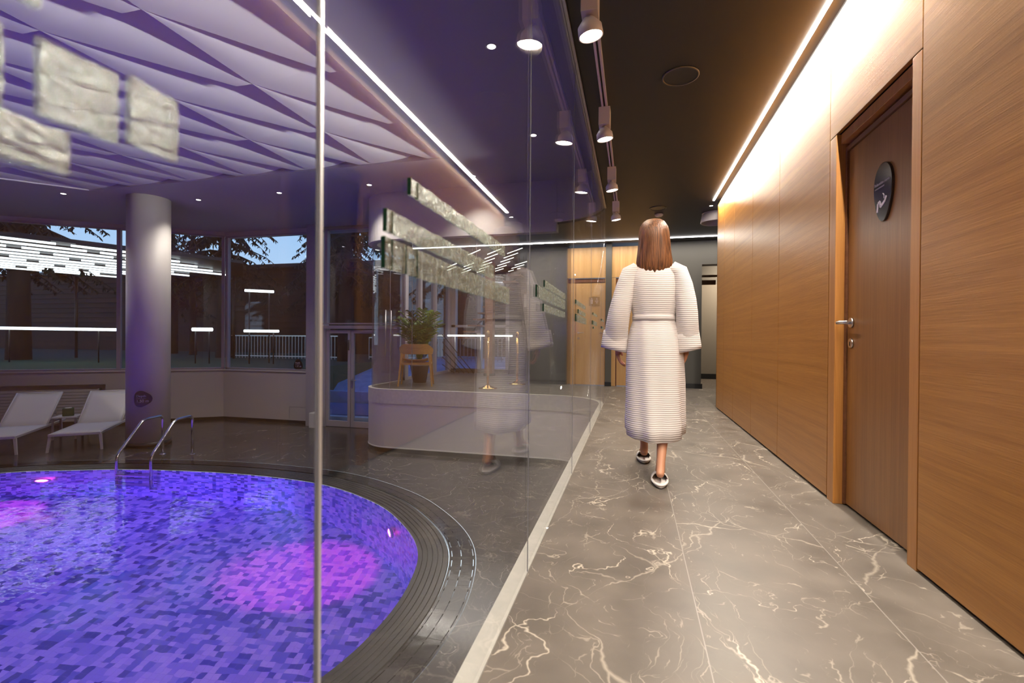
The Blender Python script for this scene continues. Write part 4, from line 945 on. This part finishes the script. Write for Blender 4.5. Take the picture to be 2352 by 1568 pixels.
TL_ = [(0, -17.6, 17.5, 1.0, 'conifer with drooping branches behind the far window'), (1, -10.9, 16.6, .95, 'big conifer trunk seen above the glass doors'), (0, -22.5, 13.0, 1.1, 'thick trunked conifer behind the left window near the column'), (1, -27, 11.5, 1.2, 'dense conifer at the left edge behind the window'), (2, -21.5, 19.5, .9, 'bare branching tree against the bright dusk sky'), (0, -33, 17, 1.3, 'tall distant conifer far left outside'), (1, -24.0, 20.5, .8, 'dark conifer between column and bare tree'), (0, -6.5, 21, 1.0, 'conifer behind the lounge windows'), (1, -14.0, 20.5, .9, 'conifer in front of the timber building'), (0, -3.5, 17.5, .9, 'conifer seen through the lounge glass'), (1, -19.5, 11.8, .75, 'small conifer close to the left window reflection tubes')]
used = set()
for (k, x, y, s, lb) in TL_[:-1]:
    o = ct[k] if k not in used else copy_tree(ct[k]); used.add(k)
    o.location = (x, y, -.02); o.scale = (s, s, s); o.rotation_euler.z = x; tag(o, lb, 'tree', 'trees outside')
# added canopy and glowing tubes, standing in for light reflections in the left windows
cnp = tag(empty('added_canopy', (0, 0, 0)), 'flat dark canopy added outside to carry tubes standing for window reflections', 'canopy')
mb = MB(); mb.prism([(-15.1, 8.75), (-13.3, 12.6), (-12.9, 13.6), (-16.1, 17.0), (-22.8, 15.0), (-21.7, 11.6), (-21.7, 9.4), (-16.6, 7.6)], 3.40, 3.5); mb.build('added_canopy_slab', 'black', cnp)
for x, y in ((-21.0, 10.2), (-16.0, 16.4), (-22.0, 14.6)): mb = MB(); mb.cyl((x, y, 0), .05, 3.4, 10); mb.build('added_canopy_post', 'black', cnp)
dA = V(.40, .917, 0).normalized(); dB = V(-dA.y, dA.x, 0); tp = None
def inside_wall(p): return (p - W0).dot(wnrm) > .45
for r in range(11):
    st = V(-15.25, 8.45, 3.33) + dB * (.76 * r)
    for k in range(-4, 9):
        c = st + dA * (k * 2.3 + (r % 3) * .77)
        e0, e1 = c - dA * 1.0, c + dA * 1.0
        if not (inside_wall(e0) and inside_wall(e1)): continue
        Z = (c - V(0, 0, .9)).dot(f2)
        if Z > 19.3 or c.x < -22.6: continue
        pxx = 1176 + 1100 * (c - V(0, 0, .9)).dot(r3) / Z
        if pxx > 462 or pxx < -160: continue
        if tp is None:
            tp = tag(empty('reflection_tube', c, math.atan2(dA.y, dA.x)), 'white glowing tube standing for a light reflected in the left windows', 'light', 'rows of tubes standing for reflections in the left windows')
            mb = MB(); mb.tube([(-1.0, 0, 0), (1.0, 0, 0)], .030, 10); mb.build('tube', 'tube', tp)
            mb = MB(); mb.box((-.9, -.02, .04), (.9, .02, .075)); mb.build('added_tube_rail', 'black', tp)
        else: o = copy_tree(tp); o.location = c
def add_streak(a, b, r, label, z0=0):  # added glowing tube on posts, standing for a streak reflected in window glass
    o = tag(empty('reflection_streak', (0, 0, 0)), label, 'light', 'glowing tubes standing for streaks reflected in the windows')
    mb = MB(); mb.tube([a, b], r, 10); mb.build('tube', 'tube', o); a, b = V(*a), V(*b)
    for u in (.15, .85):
        p = a.lerp(b, u); mb = MB(); mb.cyl((p.x, p.y, z0), .02, p.z - z0, 8); mb.build('post', 'black', o)  # added post, only carries the tube standing for the reflected streak
add_streak((-20.8, 11.25, 1.14), (-16.75, 12.35, 1.11), .05, 'long white glowing tube standing for a light streak reflected in the left window')
add_streak((-14.25, 12.9, 1.14), (-13.65, 13.1, 1.14), .06, 'short white glowing tube standing for a reflected streak right of the round column')
add_streak((-12.6, 13.35, 1.10), (-11.5, 13.65, 1.10), .045, 'thin white glowing tube standing for a light streak reflected in the far window')
add_streak((-12.95, 13.75, 2.50), (-12.05, 14.05, 2.47), .045, 'high white glowing tube standing for a light streak reflected in the far window')

# ================================================================== WOMAN IN BATHROBE
PW = tag(empty('person', (.135, 3.35, 0)), 'woman with brown hair in a white waffle bathrobe and slippers walking away', 'person')
def L3(x, y, z): return (x - .135, y - 3.35, z)
verts, edges, rad = [], [], []
def add(p, r, parent=None):
    verts.append(L3(*p)); rad.append(r); i = len(verts) - 1
    if parent is not None: edges.append((parent, i))
    return i
pel = add((.135, 3.35, .90), (.13, .10)); sp1 = add((.135, 3.35, 1.05), (.105, .085), pel); sp2 = add((.135, 3.345, 1.22), (.125, .09), sp1); sp3 = add((.135, 3.34, 1.36), (.10, .075), sp2)
nk = add((.135, 3.355, 1.455), (.045, .048), sp3); hd0 = add((.135, 3.375, 1.53), (.060, .068), nk); hd1 = add((.135, 3.38, 1.60), (.074, .090), hd0); hd2 = add((.135, 3.375, 1.665), (.055, .065), hd1)
def arm(s, sh, el, wr, hand, fold):
    a = add(sh, .048, sp3); b = add(el, .037, a); m = add(tuple((el[i] * .35 + wr[i] * .65) for i in range(3)), .031, b); c = add(wr, .022, m)
    w = V(*wr); d = (V(*hand) - w).normalized(); side = V(0, 1, 0); side = (side - d * side.dot(d)).normalized(); inn = V(-s, 0, 0)
    palm = add(tuple(w + d * .045), (.026, .018), c)
    for k, (o_, ln) in enumerate(((.024, .070), (.008, .078), (-.009, .072), (-.024, .058))):
        k0 = add(tuple(w + d * .085 + side * o_), .0115, palm); k1 = add(tuple(w + d * (.085 + ln * .5) + side * o_ + inn * .008), .0092, k0); k2 = add(tuple(w + d * (.085 + ln * .80) + side * o_ * .95 + inn * .024), .0082, k1); add(tuple(w + d * (.085 + ln * .95) + side * o_ * .9 + inn * .040), .0068, k2)
    t0 = add(tuple(w + d * .035 + side * .034 + inn * .006), .0125, palm); t1 = add(tuple(w + d * .068 + side * .046 + inn * .018), .0102, t0); add(tuple(w + d * .096 + side * .045 + inn * .030), .0080, t1)
arm(-1, (-.02, 3.34, 1.355), (-.085, 3.30, 1.12), (-.105, 3.38, .865), (-.085, 3.43, .70), 0)
arm(1, (.29, 3.34, 1.355), (.355, 3.30, 1.12), (.345, 3.34, .875), (.335, 3.36, .70), 0)
def leg(hip, knee, ank, heel, ball, toe):
    a = add(hip, .078, pel); b = add(tuple((hip[i] + knee[i]) / 2 for i in range(3)), .070, a); c = add(knee, .048, b); e = add(tuple(knee[i] * .68 + ank[i] * .32 for i in range(3)), .052, c); f = add(tuple(knee[i] * .3 + ank[i] * .7 for i in range(3)), .034, e); g = add(ank, .029, f)
    add(heel, .027, g); h = add(ball, (.036, .020), g); add(toe, (.030, .014), h)
leg((.205, 3.34, .84), (.215, 3.37, .475), (.175, 3.11, .115), (.170, 3.055, .060), (.178, 3.20, .050), (.180, 3.265, .040))
leg((.070, 3.36, .84), (.080, 3.455, .475), (.090, 3.66, .105), (.090, 3.635, .052), (.085, 3.79, .045), (.083, 3.85, .040))
me = bpy.data.meshes.new('body'); me.from_pydata(verts, edges, []); me.materials.append(M['skin'])
body = bpy.data.objects.new('body', me); COL.objects.link(body); body.parent = PW
sk = body.modifiers.new('skin', 'SKIN'); sk.branch_smoothing = .4
for i, v in enumerate(me.skin_vertices[0].data):
    r = rad[i]; v.radius = r if isinstance(r, tuple) else (r, r); v.use_root = (i == 0)
sb = body.modifiers.new('smooth', 'SUBSURF'); sb.levels = 2; sb.render_levels = 2; sk.use_smooth_shade = True
# face
def ball(name, c, r, m, par, sc=(1, 1, 1)):
    mb = MB(); bmesh.ops.create_uvsphere(mb.bm, u_segments=20, v_segments=14, radius=r)
    for v in mb.bm.verts: v.co = V(v.co.x * sc[0], v.co.y * sc[1], v.co.z * sc[2])
    for f in mb.bm.faces: f.smooth = True
    o = mb.build(name, m, par); o.location = c; return o
ball('nose', (0, .112, 1.585), .011, 'skin', PW, (.8, 1.0, 1.5))
ball('lips', (0, .098, 1.548), .016, 'lip', PW, (1.3, .8, .5))
for s in (-1, 1):
    ball('eye', (s * .028, .093, 1.612), .011, 'eye', PW, (1.2, .7, .55)); ball('iris', (s * .028, .0995, 1.612), .0048, 'iris', PW)
    ball('ear', (s * .078, .022, 1.60), .018, 'skin', PW, (.4, 1, 1.5))
# hair
mb = MB(); rings = []; NH = 44
for (z, rx, ryb, ryf, cy_) in ((1.715, .012, .012, .012, .02), (1.708, .045, .045, .045, .02), (1.690, .070, .075, .068, .018), (1.660, .088, .100, .078, .012), (1.62, .096, .112, .070, .005), (1.57, .099, .112, .048, .0), (1.52, .102, .105, .035, -.005), (1.47, .108, .098, .025, -.012), (1.42, .116, .088, .016, -.02), (1.38, .112, .078, .010, -.026), (1.345, .096, .064, .008, -.032), (1.315, .068, .045, .006, -.036)):
    rings.append([V((rx + .0045 * math.sin(a * 19 + z * 9)) * math.cos(a) + .012 * (1.5 - z), cy_ + ((ryf if math.sin(a) > 0 else ryb) + .0045 * math.sin(a * 23 + z * 14)) * math.sin(a), z + (.012 * math.sin(a * 13) if z < 1.36 else 0)) for a in [2 * PI * k / NH for k in range(NH)]])
mb.loft(rings, True, True, True); mb.build('hair', 'hair', PW)
# bathrobe
def el(cx, cy_, z, rx, ry, n=72, fold=0, nf=7, ph=0, tx=0, ty=0):
    out = []
    for k in range(n):
        a = 2 * PI * k / n; f = 1 + fold * (math.sin(a * nf + ph) + .5 * math.sin(a * (nf + 4) + ph * 1.7))
        out.append(V(cx + rx * f * math.cos(a), cy_ + ry * f * math.sin(a), z + tx * math.cos(a) + ty * math.sin(a)))
    return out
mb = MB()
body_r = [(1.440, 0, .010, .062, .058, 0), (1.425, 0, .008, .080, .066, 0), (1.405, 0, .004, .125, .078, .004), (1.375, 0, 0, .158, .092, .006), (1.33, 0, -.004, .172, .105, .008), (1.26, 0, -.006, .172, .112, .012), (1.18, 0, -.006, .160, .112, .018), (1.10, .0, -.004, .142, .108, .022), (1.055, .0, -.002, .132, .102, .016), (1.03, .0, 0, .134, .104, .02), (.98, .002, 0, .152, .118, .026), (.90, .005, 0, .172, .140, .024), (.78, .008, 0, .184, .150, .022), (.62, .01, -.005, .188, .162, .032), (.48, .010, .0, .190, .190, .040), (.36, .010, .0, .190, .215, .048), (.285, .012, .004, .188, .236, .052), (.280, .012, .004, .180, .226, .052), (.36, .010, .0, .180, .205, .048)]
mb.loft([el(cx, cy_, z, rx, ry, fold=fo, ph=z * 3, ty=(.03 if z < .5 else .012 if z > 1.3 else 0) * 1.0) for z, cx, cy_, rx, ry, fo in body_r], True, False, True)
def sleeve(pts, s):
    P = [V(*p) for p, _, _ in pts]; rings = []
    for i, (p, rx, ry) in enumerate(pts):
        p = V(*p); d = (P[min(i + 1, len(P) - 1)] - P[max(0, i - 1)]).normalized(); u = V(1, 0, 0); u = (u - d * u.dot(d)).normalized(); w = d.cross(u)
        rings.append([p + u * rx * (1 + .03 * math.sin(a * 5 + i)) * math.cos(a) + w * ry * (1 + .04 * math.sin(a * 4 + i * 1.3)) * math.sin(a) for a in [2 * PI * k / 32 for k in range(32)]])
    mb.loft(rings, True, False, True)
sleeve([((-.105, -.008, 1.375), .050, .062), ((-.150, -.010, 1.345), .066, .075), ((-.178, -.018, 1.26), .070, .078), ((-.205, -.035, 1.16), .070, .078), ((-.222, -.045, 1.08), .072, .080), ((-.236, -.02, .99), .076, .082), ((-.244, .01, .92), .080, .082), ((-.247, .02, .885), .082, .084), ((-.247, .02, .884), .062, .064), ((-.240, .0, .95), .055, .06)], -1)
sleeve([((.105, -.008, 1.375), .050, .062), ((.150, -.010, 1.345), .064, .075), ((.176, -.018, 1.26), .068, .078), ((.198, -.035, 1.16), .068, .078), ((.208, -.045, 1.08), .068, .078), ((.212, -.03, .99), .070, .080), ((.213, -.012, .92), .072, .080), ((.213, -.008, .885), .074, .080), ((.212, -.008, .884), .056, .060), ((.212, -.01, .95), .05, .06)], 1)
rb_ = mb.build('bathrobe', 'robe', PW)
for s, c, rx in ((-1, (-.249, .022, .885), .088), (1, (.213, -.006, .885), .080)):
    mb = MB(); rr = []
    for z, k in ((.065, .93), (.063, 1.0), (.03, 1.03), (-.03, 1.06), (-.055, 1.05), (-.057, .93), (-.04, .86)):
        rr.append([V(c[0] + rx * k * math.cos(a) + z * -.12 * s, c[1] + .088 * k * math.sin(a), c[2] + z + .018 * s * math.cos(a)) for a in [2 * PI * q / 32 for q in range(32)]])
    mb.loft(rr, True, False, True); mb.build('turned_cuff', 'robe', rb_)
mb = MB(); mb.loft([el(0, -.002, z, rx, ry, fold=.008) for z, rx, ry in ((1.066, .135, .106), (1.064, .137, .108), (1.048, .139, .110), (1.032, .138, .109), (1.030, .135, .106))], True, False, True)
mb.tube([(.02, .115, 1.045), (.05, .135, .95), (.04, .15, .80), (.05, .155, .70)], [.016, .014, .012, .012], 8); mb.tube([(-.02, .115, 1.045), (-.04, .135, .96), (-.05, .15, .84), (-.03, .155, .74)], [.016, .014, .012, .012], 8); mb.build('belt', 'robe', rb_)
mb = MB(); mb.loft([el(0, .004, z, rx, ry) for z, rx, ry in ((1.405, .085, .072), (1.430, .078, .070), (1.462, .060, .062), (1.470, .064, .066), (1.455, .078, .078), (1.415, .100, .088), (1.395, .104, .086))], True, False, True); mb.build('collar', 'robe', rb_)
def slipper(x, y, z, ang, tilt, label):
    s = empty('slipper', (x - .135, y - 3.35, z)); s.parent = PW; s.rotation_euler = (tilt, 0, ang); s['label'] = label
    ol_ = [(.046 * math.cos(a) * (1 + .14 * math.sin(a)), .125 + .132 * math.sin(a)) for a in [2 * PI * k / 32 for k in range(32)]]
    mb = MB(); mb.prism(ol_, 0, .016, smooth=True); mb.build('sole', 'slipper', s, bevel=.003)
    mb = MB(); r_in, r_out = [], []
    rings = []
    for j in range(7):
        y_ = .105 + .145 * j / 6; wd_ = .050 * math.sqrt(max(.02, 1 - ((y_ - .125) / .136) ** 2)) + .004; hh = .058 * (1 - (j / 6) ** 2 * .55)
        rings.append([V(wd_ * math.cos(a), y_, .012 + hh * math.sin(a)) for a in [PI * k / 14 for k in range(15)]])
    mb.loft(rings, False, False, True); o = mb.build('slipper_upper', 'slipper', s); so = o.modifiers.new('thick', 'SOLIDIFY'); so.thickness = .005
    mb = MB(); mb.tube([V(.046 * math.cos(a), .125 + .130 * math.sin(a), .018) for a in [PI + PI * k / 16 for k in range(17)]], .008, 8); mb.build('heel_rim', 'slipper', s)
slipper(.172, 3.025, .004, 0, .02, 'right slipper'); slipper(.092, 3.605, .004, .04, 0, 'left slipper')
